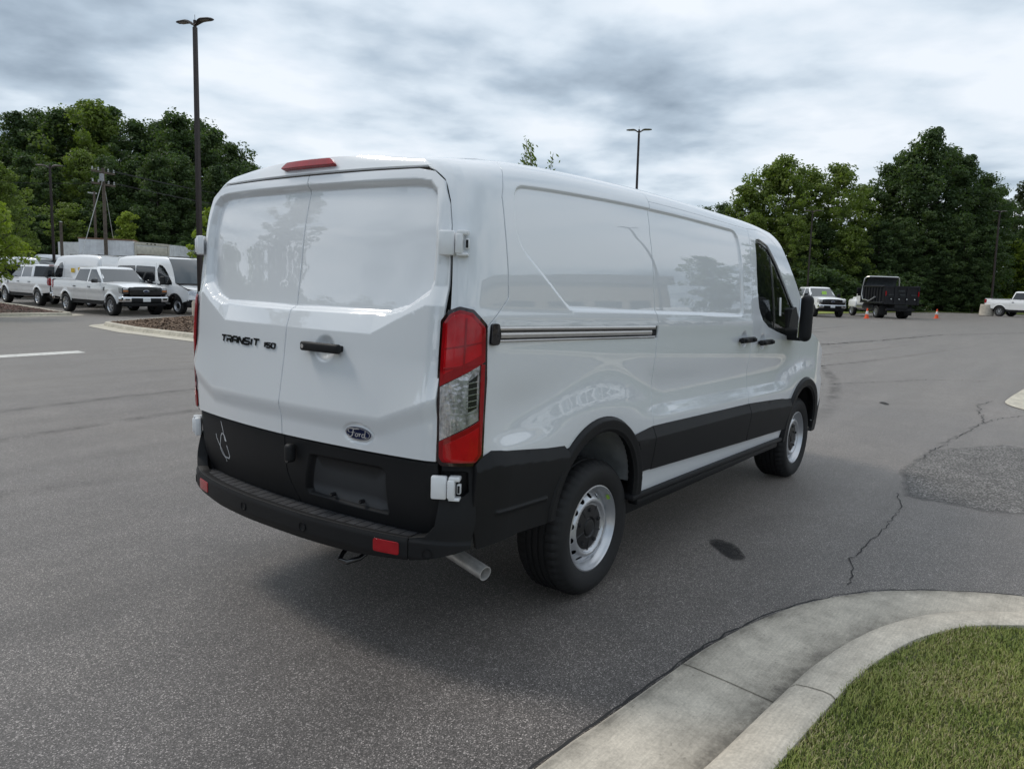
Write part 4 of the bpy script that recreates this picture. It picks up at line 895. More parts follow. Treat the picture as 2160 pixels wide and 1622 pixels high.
for sg in (-1, 1):
    MB().rbox((-.62, sg*.55-.04, .50), (.62, sg*.55+.04, .60), .01).rbox((-.55, sg*.62-.03, .40), (.55, sg*.62+.03, .44), .008).build('frame_rail', MAT['underbody'], van)
    pr = [(.285, .478), (2.73, .462), (2.70, .405), (.50, .402), (.33, .425)]
    sk2 = MB(); pts = [(.28, .455), (.45, .43)]
    for (ya, yb, za, zb, xa, xb) in ((.93, 1.008, .442, .470, .29, 2.735), (.935, .995, .402, .438, .36, 2.66)):
        sk2.rbox((xa, min(sg*ya, sg*yb), za), (xb, max(sg*ya, sg*yb), zb), .010, 2)
    sk2.v = [(x, y, z-.012*x) for x, y, z in sk2.v]; sk2.build('side_skirt', BP, van)
    MB().rbox((-1.045, min(sg*.80, sg*.875), .50), (-.98, max(sg*.80, sg*.875), .69), .01).build('bumper_gap_plate', MAT['underbody'], van)  # dark plate added to close the bright gap behind each bumper corner
    # wheel well liners
    for C_, mt in ((ARC, 'galvanised'), (FAC, 'underbody')):
        for r0, y0, y1 in ((.405, .995, .62),):
            m = MB(); A = [math.radians(a) for a in range(6, 180, 8)]
            m.grid([[(C_[0]+r0*math.cos(a), sg*y0, C_[1]+r0*math.sin(a)-RAKE*C_[0]), (C_[0]+r0*.97*math.cos(a), sg*(y0-.12), C_[1]+r0*.97*math.sin(a)-RAKE*C_[0]), (C_[0]+r0*.97*math.cos(a), sg*y1, C_[1]+r0*.97*math.sin(a)-RAKE*C_[0])] for a in A])
            m.add([(C_[0]+r0*.97*math.cos(a), sg*y1, C_[1]+r0*.97*math.sin(a)-RAKE*C_[0]) for a in A], [tuple(range(len(A)))]); m.build('wheel_well', MAT[mt], van, fix=False)
# ------------------------------------------------------------------ wheels
_wheel_cache = {}
def wheel_meshes(kind, R=.348, RW=.218, half=.115):
    if kind in _wheel_cache: return _wheel_cache[kind]
    n = 144 if kind == 'steel_hero' else 48
    prof = [(RW-.006, -half+.010), (RW+.006, -half-.004), (RW+.022, -half-.012), (R-.075, -half-.022), (R-.045, -half-.020), (R-.028, -half-.012), (R-.014, -half+.004), (R-.006, -half+.014), (R, -half+.026)]
    tr = []
    for gy in (-.052, -.018, .018, .052): tr += [(R, gy-.007), (R-.008, gy-.005), (R-.008, gy+.005), (R, gy+.007)]
    prof = prof + tr + [(r, -a) for r, a in prof[::-1]]
    m = MB(); m.lathe(prof, n)
    if kind == 'steel_hero':      # shoulder blocks and sipes
        k = len(prof)
        for i, (r, a) in enumerate(prof):
            if r >= R-.016 and abs(a) > .058:
                for j in range(0, n, 3):
                    x, y, z = m.v[i*n+j]; q = (r-.007)/r; m.v[i*n+j] = (x*q, y, z*q)
    m.v = [(x, y, z if True else 0) for x, y, z in m.v]
    ty = m.mesh('tyre', MAT['rubber'], 35)
    rim = MB().lathe([(RW, -half+.002), (RW+.004, -half-.004), (RW-.003, -half-.006), (RW-.009, -half+.004), (RW-.013, -half+.020), (RW-.024, -half+.030), (RW-.027, -half+.062), (RW-.03, .02), (RW-.03, half)], 64).mesh('rim', MAT['steel_rim'] if 'steel' in kind else MAT['alloy'], 50)
    _wheel_cache[kind] = (ty, rim); return ty, rim
def disc_fn(y0, bulge=.012):
    def f(u, v):
        r = np.hypot(u, v); return u, y0+.040*ss(.140, .200, r)+.016*ss(.136, .122, r), v
    return f
_disc = {}
def make_wheel(name, parent, loc, kind, out=-1, R=.348, RW=.218, half=.115):
    w = empty(name, loc, 0 if out < 0 else math.pi); w.parent = parent
    ty, rim = wheel_meshes(kind, R, RW, half)
    sc = 1
    link('tyre', ty, None, w); link('rim', rim, None, w)
    if kind.startswith('steel'):
        if kind not in _disc:
            nh = 14
            holes = []
            for i in range(nh):
                a = 2*math.pi*(i+.5)/nh; c, s = math.cos(a), math.sin(a); hole = []
                for k in range(10):
                    t = 2*math.pi*k/10; p, q = .167+.0150*math.cos(t), .0185*math.sin(t); hole.append((p*c-q*s, p*s+q*c))
                holes.append(hole)
            circle = [(.194*math.cos(2*math.pi*i/48), .194*math.sin(2*math.pi*i/48)) for i in range(48)]
            d = sheet('wheel_disc', circle, disc_fn(-half+.012), MAT['steel_rim'], None, holes=holes, h=.016, levels=1, tol=.0003, flange=.006)
            bk = MB().lathe([(0, -half+.085), (.19, -half+.085)], 32).mesh('brake_drum', MAT['underbody'])
            h1 = MB().lathe([(0, -half+.016), (.030, -half+.016), (.040, -half+.019), (.043, -half+.026), (.047, -half+.028), (.050, -half+.024), (.056, -half+.020), (.108, -half+.025), (.121, -half+.030), (.126, -half+.05)], 40)
            for k in range(5):
                a = 2*math.pi*k/5+.3; c = (.092*math.cos(a), 0, .092*math.sin(a)); h1.lathe([(0, -half+.014), (.009, -half+.014), (.011, -half+.018), (.011, -half+.04)], 8, 'y', c)
                b = a+.62; h1.tube([(.052*math.cos(b), -half+.024, .052*math.sin(b)), (.118*math.cos(b), -half+.027, .118*math.sin(b))], .005, 6)
            _disc[kind] = (d.data, bk, h1.mesh('hub_cap', MAT['hub_black'], 35)); bpy.data.objects.remove(d)
        for nm, me in zip(('wheel_disc', 'brake_drum', 'hub_cap'), _disc[kind]): link(nm, me, None, w)
    else:
        if kind not in _disc:
            sp = MB(); ns = 6
            for i in range(ns):
                a = 2*math.pi*i/ns; c, s = math.cos(a), math.sin(a)
                def q(r, t, y): return (r*c-t*s, y, r*s+t*c)
                y = -half+.012; vs = [q(.05, -.030, y), q(.05, .030, y), q(RW-.012, .022, y-.008), q(RW-.012, -.022, y-.008), q(.05, -.034, y+.05), q(.05, .034, y+.05), q(RW-.012, .028, y+.05), q(RW-.012, -.028, y+.05)]
                sp.add(vs, [(0, 1, 2, 3), (0, 3, 7, 4), (1, 5, 6, 2), (2, 6, 7, 3), (0, 4, 5, 1)])
            sp.lathe([(0, -half+.008), (.055, -half+.010), (.075, -half+.02), (.075, 0)], 24)
            _disc[kind] = (sp.mesh('spokes', MAT['alloy'], 30), MB().lathe([(0, -half+.10), (RW-.03, -half+.10)], 24).mesh('brake_disc', MAT['underbody']))
        for nm, me in zip(('spokes', 'brake_disc'), _disc[kind]): link(nm, me, None, w)
    return w
for x in (0, 3.3):
    for sg in (-1, 1): make_wheel('wheel', van, (x, sg*.822, .348), 'steel_hero', sg)
_t = [math.radians(a) for a in (34, 39, 44)]
MB().grid([[(r*math.cos(t), y, .348+r*math.sin(t)) for t in _t] for r, y in ((.1995, -.919), (.2075, -.9335))]).build('rim_sticker', MAT['sticker_lime'], van, smooth=0)
# ------------------------------------------------------------------ nose, glass and cab of the van (shared with the parked vans)
def nose_fn(off=0., hk=0.):
    def f(y, z):
        a = np.abs(y)/.94; x = 4.27-.36*a**2.6-.07*ss(.72, 1.12, z)-.05*ss(.50, .38, z)+off; return rake(x, y, z)
    return f
def hood_fn(x, y):
    x = np.asarray(x, float); y = np.asarray(y, float); z = np.interp(x, [3.1, 3.4, 3.9, 4.12, 4.25], [1.36, 1.315, 1.19, 1.11, 1.03])
    return rake(x, y, z-.05*(np.abs(y)/.85)**3+.012*ss(.42, .50, np.abs(y)))
def van_front(par, sc, white, hscale=1.0):
    sheet('hood', [(3.30, -.82), (3.62, -.855), (3.90, -.84), (4.02, -.72), (4.12, -.4), (4.14, 0), (4.12, .4), (4.02, .72), (3.90, .84), (3.62, .855), (3.30, .82), (3.42, .4), (3.46, 0), (3.42, -.4)], hood_fn, white, par, h=.08, levels=1)
    sheet('front_bumper', [(-.93, .42), (.93, .42), (.94, .70), (.60, .72), (-.60, .72), (-.94, .70)], nose_fn(.02), BP, par, h=.06, levels=1, flange=.04)
    sheet('grille', round_poly([(-.50, .74), (.50, .74), (.62, 1.03), (-.62, 1.03)], .05, 4), nose_fn(.012), MAT['gloss_black'], par, h=.06, levels=1, flange=.03)
    for k in range(4): sheet('grille_bar', [(-.50, .79+k*.06), (.50, .79+k*.06), (.50, .805+k*.06), (-.50, .805+k*.06)], nose_fn(.024), MAT['chrome'] if k in (0, 3) else BP, par, h=.08, levels=0, flange=.01)
    sheet('nose_panel', [(-.94, .705), (.94, .705), (.94, 1.05), (.66, 1.115), (-.66, 1.115), (-.94, 1.05)], nose_fn(0), white, par, h=.06, levels=1)
    for sg in (-1, 1):
        hl = sheet('headlight', round_poly([(sg*.58, .85), (sg*.88, .93), (sg*.92, 1.05), (sg*.70, 1.06), (sg*.60, 1.0)][::sg], .02, 3), nose_fn(.014), MAT['lamp_reflector'], par, h=.05, levels=0, flange=.03)
        sheet('headlight_lens', round_poly([(sg*.575, .845), (sg*.885, .925), (sg*.925, 1.055), (sg*.70, 1.066), (sg*.595, 1.005)][::sg], .02, 3), nose_fn(.020), MAT['clear_lens'], hl, h=.05, levels=0, flange=0)
pil = [(2.45, 2.115), (2.62, 2.06), (2.78, 1.965), (2.93, 1.835), (3.06, 1.69), (3.18, 1.52), (3.24, 1.40), (3.26, 1.355)]
def screen(par, glassmat, white, stretch=None):
    P = []
    for s, v in pil:
        x, y, z = [float(q) for q in side_xyz(np.array(s), np.array(v))]
        if stretch: z = stretch(z)
        P.append([(x+.20*(1-t*t)+.02, y*t*.995, z-RAKE*x+.004) for t in np.linspace(-1, 1, 17)])
    m = MB().grid(P[1:]); m.build('windscreen', glassmat, par)
    MB().grid([P[0], [((a+c)/2, b, (d+f_)/2+.006) for (a, b, d), (c, e_, f_) in zip(P[0], P[1])], P[1]]).build('roof_brow', white, par)
    x0 = P[-1]; MB().grid([x0, [(a+.10, b, c-.03) for a, b, c in x0]]).build('cowl', BP, par)
van_front(van, 1, WP); screen(van, MAT['screen_glass'], WP)
# cab interior
MB().rbox((2.86, -.80, .95), (3.30, .80, 1.30), .05).build('dashboard', MAT['seat_fabric'], van)
MB().box((1.50, -.84, .55), (3.0, .84, .60)).build('cab_floor', MAT['underbody'], van, smooth=0)
MB().box((1.52, -.88, .55), (1.55, .88, 1.98)).build('bulkhead', MAT['dark_gap'], van, smooth=0)
for sg in (-1, 1):
    st = empty('front_seat', (2.12, sg*.44, .60)); st.parent = van
    MB().rbox((-.22, -.25, .18), (.32, .25, .42), .06, 3).build('cushion', MAT['seat_fabric'], st)
    b = MB().rbox((-.10, -.25, .0), (.08, .25, .68), .07, 3).build('backrest', MAT['seat_grey'], st, loc=(-.20, 0, .36), rot=(0, -.18, 0))
    MB().rbox((-.05, -.13, .0), (.05, .13, .22), .04, 3).build('headrest', MAT['seat_grey'], st, loc=(-.34, 0, 1.05), rot=(0, -.12, 0))
MB().lathe([(.185+.014*math.cos(a), .014*math.sin(a)) for a in np.linspace(0, 2*math.pi, 9)], 32, 'x').build('steering_wheel', MAT['gloss_black'], van, loc=(2.72, .44, 1.22), rot=(0, .45, 0))
pt = at_side(2.60, 1.47, -.012); MB().add([(2.56, pt.y, 1.395), (2.605, pt.y, 1.393), (2.605, pt.y+.008, 1.53), (2.56, pt.y+.008, 1.532)], [(0, 1, 2, 3)]).build('window_label', MAT['sticker_white'], van, smooth=0)
def mirrors(par, low=False):
    for sg in (-1, 1):
        y = lambda a: sg*a
        m = MB().rbox((-.125, -.046, -.172), (.125, .046, .172), .044, 4)
        h = m.build('door_mirror', BP, par, loc=(2.63, y(1.145), 1.385), rot=(0, 0, sg*-.27))      # folded flat
        MB().rbox((-.10, -.004, -.145), (.10, .006, .145), .004, 2).build('mirror_glass', MAT['chrome'], h, loc=(0, -sg*.047, 0))
        MB().prism([(2.70, 1.20), (3.03, 1.205), (3.05, 1.30), (2.90, 1.46), (2.80, 1.44), (2.75, 1.30)], y(.90), y(.985)).build('mirror_base', BP, par)
        MB().rbox((2.70, min(y(.95), y(1.12)), 1.205), (2.86, max(y(.95), y(1.12)), 1.30), .03, 3).build('mirror_arm', BP, par)
mirrors(van)
# ------------------------------------------------------------------ other vehicles
BW = MAT['bg_white']
def vside(W, x0, x1, belt, tum=.0, nose=.10, tail=.02, flare=.03, ax=(0, 3.7), R=.47, zc=.42):
    def f(x, z, off=0.):
        x = np.asarray(x, float); z = np.asarray(z, float)
        y = W-.045*ss(.95, .45, z)-.035*np.clip((z-.95)/.4, 0, 1)**2-nose*np.clip((x-(x1-.9))/.9, 0, 1.2)**2.2-tail*np.clip((x0+.5-x)/.5, 0, 1)**2-.012*np.exp(-((z-.86)/.10)**2)
        for a in ax: r = np.hypot(x-a, z-zc); y = y+flare*(1-ss(R-.03, R+.13, r))
        return x, -(y+off), z
    return f
def cab_glass(m, quad, n, off=.006):
    pass
def pickup(kind, label, group=None):
    """Crew-cab pickup; rear axle at the origin, nose along +x."""
    big = kind == 'heavy'
    WB, W = (3.72, 1.0) if not big else (4.05, 1.02)
    x0, x1 = -1.24, WB+.93; up = .0 if not big else .08; zc = .42 if not big else .44
    R = .48; wr, rw = (.395, .235) if not big else (.41, .23)
    root = tag(empty('pickup_truck'), label, 'pickup truck', group)
    F = vside(W, x0, x1, 1.28, ax=(0, WB), R=R-.02, zc=zc)
    f = lambda off=0.: (lambda x, z: F(x, z-0., off))
    cabx = .60 if not big else .78
    objs = []
    S = lambda nm, out, off=0., mat=BW, h=.10, fl=.03, holes=(): objs.append(sheet(nm, out, f(off), mat, root, h=h, levels=1, tol=.0015, flange=fl, holes=holes))
    bt = 1.36+up; gp = .006
    S('bed_side', [(x0+.02, .66), (x0+.0, bt-.04), (x0+.05, bt), (cabx-gp, bt), (cabx-gp, .58)] + arc((0, zc), R, 22, 158, 18))
    rdx = (cabx+WB-.72)/2+.03
    S('rear_door', [(cabx+gp, .58), (rdx-gp, .58), (rdx-gp, 1.32+up), (cabx+gp, 1.36+up)]); S('front_door', [(rdx+gp, .58), (WB-.60, .58), (WB-.66, .9), (WB-.66, 1.27+up), (rdx+gp, 1.32+up)])
    S('front_fender', [(WB-.58, .60)] + arc((WB, zc), R, 158, 16, 18) + [(x1-.20, .62), (x1-.10, .92), (x1-.12, 1.17+up), (x1-.35, 1.235+up), (WB-.66+gp, 1.275+up), (WB-.66+gp, .9)])
    S('rocker_panel', [(R*.98, .42), (WB-R*.98, .42), (WB-R*.95, .575), (R*.95, .575)], -.01, BP)
    for a in (0, WB): S('arch_lip', arc((a, zc), R+.02, 10, 170, 20)+arc((a, zc), R-.015, 170, 10, 20), .012, BW if not big else BP, .05, .05)
    for hx in (cabx+.22, rdx+.22): S('door_handle', [(hx-.09, 1.095+up), (hx+.09, 1.095+up), (hx+.09, 1.135+up), (hx-.09, 1.135+up)], .035, MAT['gloss_black'], .1, .03)
    if kind == 'front': S('fender_vent', round_poly([(WB-.54, 1.12), (WB-.40, 1.14), (WB-.44, 1.00), (WB-.50, .98)], .01, 2), .012, MAT['gloss_black'], .1, .02)
    S('tail_light', round_poly([(x0+.005, 1.0+up), (x0+.10, 1.0+up), (x0+.16, 1.10+up), (x0+.14, bt-.05), (x0+.015, bt-.05)], .02, 2), .010, MAT['lens_red'], .06, .03)
    S('headlight', round_poly([(x1-.30, .93+up), (x1-.14, .90+up), (x1-.13, 1.13+up), (x1-.34, 1.14+up)], .02, 2), .008, MAT['lamp_reflector'], .06, .03)
    for o in objs: mirror(o, root)
    yb = W-.03
    # greenhouse: solid pillars and roof, glass panes set proud
    zb, zt = 1.30+up, 1.94+up+(.06 if big else 0); xr0, xr1 = cabx+.02, WB-.72; top0, top1 = cabx+.20, WB-1.45
    yb_, yt_ = W-.06, W-.27
    def ring(z):
        t = (z-zb)/(zt-zb); q = t**1.12; return (xr0+(top0-xr0)*q, xr1+(top1-xr1)*q, yb_+(yt_-yb_)*q)
    m = MB(); rows = []
    for z in (zb-.12, zb, zb+.2, zb+.4, zt-.09, zt-.05):
        a, b, y = ring(max(z, zb)); r = .10; pts = []
        for (cx, cy, a0) in ((b-r, y-r, 0), (a+r, y-r, 90), (a+r, -y+r, 180), (b-r, -y+r, 270)):
            for k in range(5): t = math.radians(a0+k*22.5); pts.append((cx+r*math.cos(t), cy+r*math.sin(t), z))
        pts = [(x+.10*(1-(yy/y)**2)*(1 if x > (a+b)/2 else 0), yy, zz) for x, yy, zz in pts]; rows.append(pts+pts[:1])
    m.grid(rows); last = rows[-1][:-1]; cxm = sum(p[0] for p in last)/len(last)
    r1 = [(cxm+(x-cxm)*.93, y*.90, zt-.010) for x, y, z in last]; r2 = [(cxm+(x-cxm)*.7, y*.6, zt+.012) for x, y, z in last]; m.grid([last+last[:1], r1+r1[:1], r2+r2[:1]]); m.add(r2, [tuple(range(len(r2)))])
    m.build('cab', BW, root, smooth=50)
    def pane(name, pts, mat, sh=.004):
        MB().add(pts, [tuple(range(len(pts)))]).build(name, mat, root, smooth=0, fix=False)
    za, zz_ = zb+.025, zt-.115
    for sg in (-1, 1):
        def sp(x0_, x1_):
            o = []
            for x, z in x0_+x1_:
                a, b, y = ring(z); o.append((x, sg*(y+.006), z))
            return o if sg > 0 else o[::-1]
        b0, b1 = ring(za), ring(zz_)
        pane('rear_side_window', sp([(b1[0]+.13, zz_), (b0[0]+.10, za)], [(rdx-.05, za), (rdx-.05, zz_)]), MAT['privacy_glass'])
        pane('front_side_window', sp([(rdx+.05, zz_), (rdx+.05, za)], [(b0[1]-.06, za), (b0[1]-.10, za+.10), (b1[1]-.13, zz_)]), MAT['privacy_glass'])
    def ends(front):
        o = []; k = 1 if front else 0
        for z, w in ((za, .90), (zz_+.03, .84)):
            q = ring(z); row = [(q[k]+(.10*(1-t*t*w*w)+.007 if front else -.007), t*(q[2]-.06)*1.0, z) for t in np.linspace(-1, 1, 9)]; o.append(row)
        return o
    MB().grid(ends(True)).build('windscreen', MAT['windscreen_far'], root); MB().grid(ends(False)).build('rear_window', MAT['privacy_glass'], root)
    q = ring(za)
    for sg in (-1, 1): MB().tube([(q[1]+.04, sg*.25-.3, za+.03), (q[1]+.05, sg*.25+.3, za+.02)], .012, 5).build('wiper', MAT['gloss_black'], root)
    # hood with a raised centre
    hx = np.linspace(WB-.74, x1-.10, 9); hy = np.linspace(-1, 1, 13); rows = []
    for x in hx:
        _, yy, _ = F(np.array(x), np.array(1.15)); ym = -float(yy)-.005; zz = float(np.interp(x, [WB-.74, WB, x1-.35, x1-.10], [1.30, 1.285, 1.225, 1.12]))+up
        rows.append([(x+.05*(1-t*t)*(x-WB)/1.0, t*ym, zz+.045*(1-abs(t)**2.4)+(.02 if abs(t) < .55 else 0)-(.03 if abs(t) == 1 else 0)) for t in hy])
    MB().grid(rows).build('hood', BW, root, smooth=60)
    MB().rbox((WB-.90, -.84, 1.10+up), (WB-.62, .84, 1.31+up), .03).build('cowl', BP, root)
    # front end
    xf = x1-.10
    MB().rbox((xf-.16, -.66, .84+up), (xf+.055, .66, 1.165+up), .03, 2).build('grille', MAT['gloss_black'], root)
    for k in range(5): MB().rbox((xf+.02, -.64, .875+up+k*.058), (xf+.068, .64, .893+up+k*.058), .006, 1).build('grille_bar', BP if not big else MAT['dark_gap'], root)
    def rect_front(name, y0, y1, z0, z1, x, mat): return MB().rbox((x-.05, y0, z0), (x, y1, z1), .008, 1).build(name, mat, root)
    for sg in (-1, 1):
        a, b = sorted((sg*.66, sg*.93)); MB().rbox((xf-.22, a, .88+up), (xf+.02, b, 1.15+up), .04, 2).build('headlight_pod', MAT['lamp_dark'], root)
        a, b = sorted((sg*.70, sg*.90)); rect_front('headlight_lamp', a, b, .98+up, 1.04+up, xf+.028, MAT['amber'] if kind == 'front' else MAT['lamp_reflector'])
        rect_front('headlight_lamp', a, b, 1.06+up, 1.12+up, xf+.024, MAT['lamp_reflector'])
    bo = MB().lathe([(0, 0), (.95, .0), (1, -.02), (1, -.1)], 28, 'x'); bo.v = [(x*.1, y*.125, z*.052) for x, y, z in bo.v]; b = bo.build('oval_badge', MAT['badge_silver'], root, loc=(xf+.085, 0, 1.005+up))
    bo = MB().lathe([(0, 0), (.95, .0), (1, -.02)], 28, 'x'); bo.v = [(x*.1, y*.108, z*.042) for x, y, z in bo.v]; bo.build('badge_field', MAT['badge_blue'], b, loc=(.003, 0, 0))
    MB().rbox((xf-.30, -.955, .56+up), (xf+.10, .955, .80+up), .06, 3).build('front_bumper', MAT['chrome'], root)
    MB().rbox((xf-.1, -.62, .575+up), (xf+.112, .62, .745+up), .02, 2).build('bumper_intake', BP, root); MB().rbox((xf-.30, -.86, .40+up), (xf+.04, .86, .56+up), .05, 2).build('air_dam', BP, root)
    rect_front('license_plate', -.16, .16, .59+up, .74+up, xf+.122, MAT['sticker_white'])
    for sg in (-1, 1): a, b = sorted((sg*.68, sg*.86)); rect_front('fog_light', a, b, .65+up, .72+up, xf+.105, MAT['gloss_black'])
    # bed and tail
    MB().box((x0+.08, -W+.14, .86), (cabx-.02, W-.14, .90)).build('bed_floor', MAT['dark_gap'], root, smooth=0)
    for sg in (-1, 1): a, b = sorted((sg*(W-.14), sg*(W-.035))); MB().rbox((x0+.04, a, bt-.06), (cabx-.01, b, bt+.012), .015).build('bed_rail', BP if not big else BW, root)
    MB().rbox((cabx-.06, -W+.1, .6), (cabx-.01, W-.1, bt), .01).build('bed_front', BW, root)
    tg = MB().rbox((x0-.03, -W+.115, .72), (x0+.05, W-.115, bt+.005), .02, 2).build('tailgate', BW, root)
    MB().rbox((x0-.045, -.12, 1.16+up), (x0-.02, .12, 1.22+up), .006).build('tailgate_handle', MAT['gloss_black'], tg)
    for sg in (-1, 1):
        a, b = sorted((sg*(W-.115), sg*(W-.03))); MB().rbox((x0-.032, a, .98+up), (x0+.04, b, bt-.03), .015, 2).build('tail_lamp', MAT['lens_red'], root)
    MB().rbox((x0-.15, -W+.06, .52+up), (x0+.06, W-.06, .70+up), .04, 2).build('rear_bumper', MAT['chrome'], root); MB().rbox((x0-.16, -.33, .53+up), (x0-.10, .33, .70+up), .02).build('bumper_step', BP, root)
    MB().rbox((x0-.165, -.16, .55+up), (x0-.158, .16, .69+up), .002, 1).build('license_plate', MAT['sticker_white'], root)
    MB().rbox((cabx+.1, -.10, zt-.045), (cabx+.18, .10, zt-.005), .01).build('high_brake_light', MAT['lens_red'], root)
    MB().rbox((x0+.1, -.78, .40), (x1-.3, .78, .62), .05).build('chassis', MAT['underbody'], root)
    for a in (0, WB):
        for sg in (-1, 1):
            make_wheel('wheel', root, (a, sg*(W-.135), wr), 'alloy' if not big else 'alloy_big', sg, wr, rw, .13)
            lm_ = MB(); A = [math.radians(t) for t in range(0, 181, 15)]; lm_.grid([[(a+(R-.02)*math.cos(t), sg*(W-.03), zc+(R-.02)*math.sin(t)), (a+(R-.02)*math.cos(t), sg*.55, zc+(R-.02)*math.sin(t))] for t in A]); lm_.add([(a+(R-.02)*math.cos(t), sg*.56, zc+(R-.02)*math.sin(t)) for t in A], [tuple(range(len(A)))]); lm_.build('wheel_well', MAT['underbody'], root)
    for sg in (-1, 1):
        y = sg*(W+.16); k = MB().rbox((-.06, -.12, -.085), (.07, .12, .085) if not big else (.07, .12, .17), .04, 2).build('door_mirror', MAT['gloss_black'] if not big else BP, root, loc=(WB-.86, y, 1.37+up))
        MB().rbox((WB-.90, min(sg*(W-.08), y), 1.31+up), (WB-.82, max(sg*(W-.08), y), 1.35+up), .012).build('mirror_arm', MAT['gloss_black'], root)
    return root
def simple_windscreen():
    t = NT('windscreen_far'); t.set(Base_Color=(.075, .085, .09), Roughness=.06, Coat_Weight=1, Coat_Roughness=.01, Specular_IOR_Level=.6); MAT['windscreen_far'] = t.m
    t = NT('privacy_glass'); t.set(Base_Color=(.010, .011, .013), Roughness=.05, Coat_Weight=.6, Coat_Roughness=.01); MAT['privacy_glass'] = t.m
simple_windscreen(); simple('lamp_dark', (.05, .045, .045), .15, coat=1)
def put(o, x, y, h, dz=0): o.location = (x, y, gzf(x, y)+dz); o.rotation_euler = (0, 0, math.radians(h)); return o
def along(x, y, h, d, side=0): return x+d*math.cos(math.radians(h))-side*math.sin(math.radians(h)), y+d*math.sin(math.radians(h))+side*math.cos(math.radians(h))
GP = 'white pickups parked across the lot'
A_ = pickup('front', 'white crew-cab pickup with black grille and chrome bumper facing the mulch island', GP)
# front right wheel at (11.3, 28.3): nose to the near row
h = -88; q = along(11.25, 28.3, h, -3.72, .865); put(A_, q[0], q[1], h)
B_ = copy_tree(A_); B_['label'] = 'white crew-cab pickup showing its tailgate and red tail lights behind the mulch island'
h = 91; q = along(11.75, 36.6, h, 0, -.865); put(B_, q[0], q[1], h)
C_ = pickup('heavy', 'white heavy-duty pickup with a lime price card in its windscreen, beside the dump truck', GP)
h = -141; q = along(52.2, 12.7, h, -4.05, .885); put(C_, q[0], q[1], h)
MB().add([(0, -.17, 0), (0, .17, 0), (-.10, .17, .30), (-.10, -.17, .30)], [(0, 1, 2, 3)]).build('price_card', MAT['sticker_lime'], C_, smooth=0, loc=(4.05-.72-.06, .10, 1.50))
D_ = copy_tree(C_); D_['label'] = 'white heavy-duty pickup with its tail beside the concrete barrel under the trees'
for ch in list(D_.children):
    if ch.name.startswith('price_card'): bpy.data.objects.remove(ch)
h = -113; q = along(71.8, 3.25, h, 0, .885); put(D_, q[0], q[1], h)
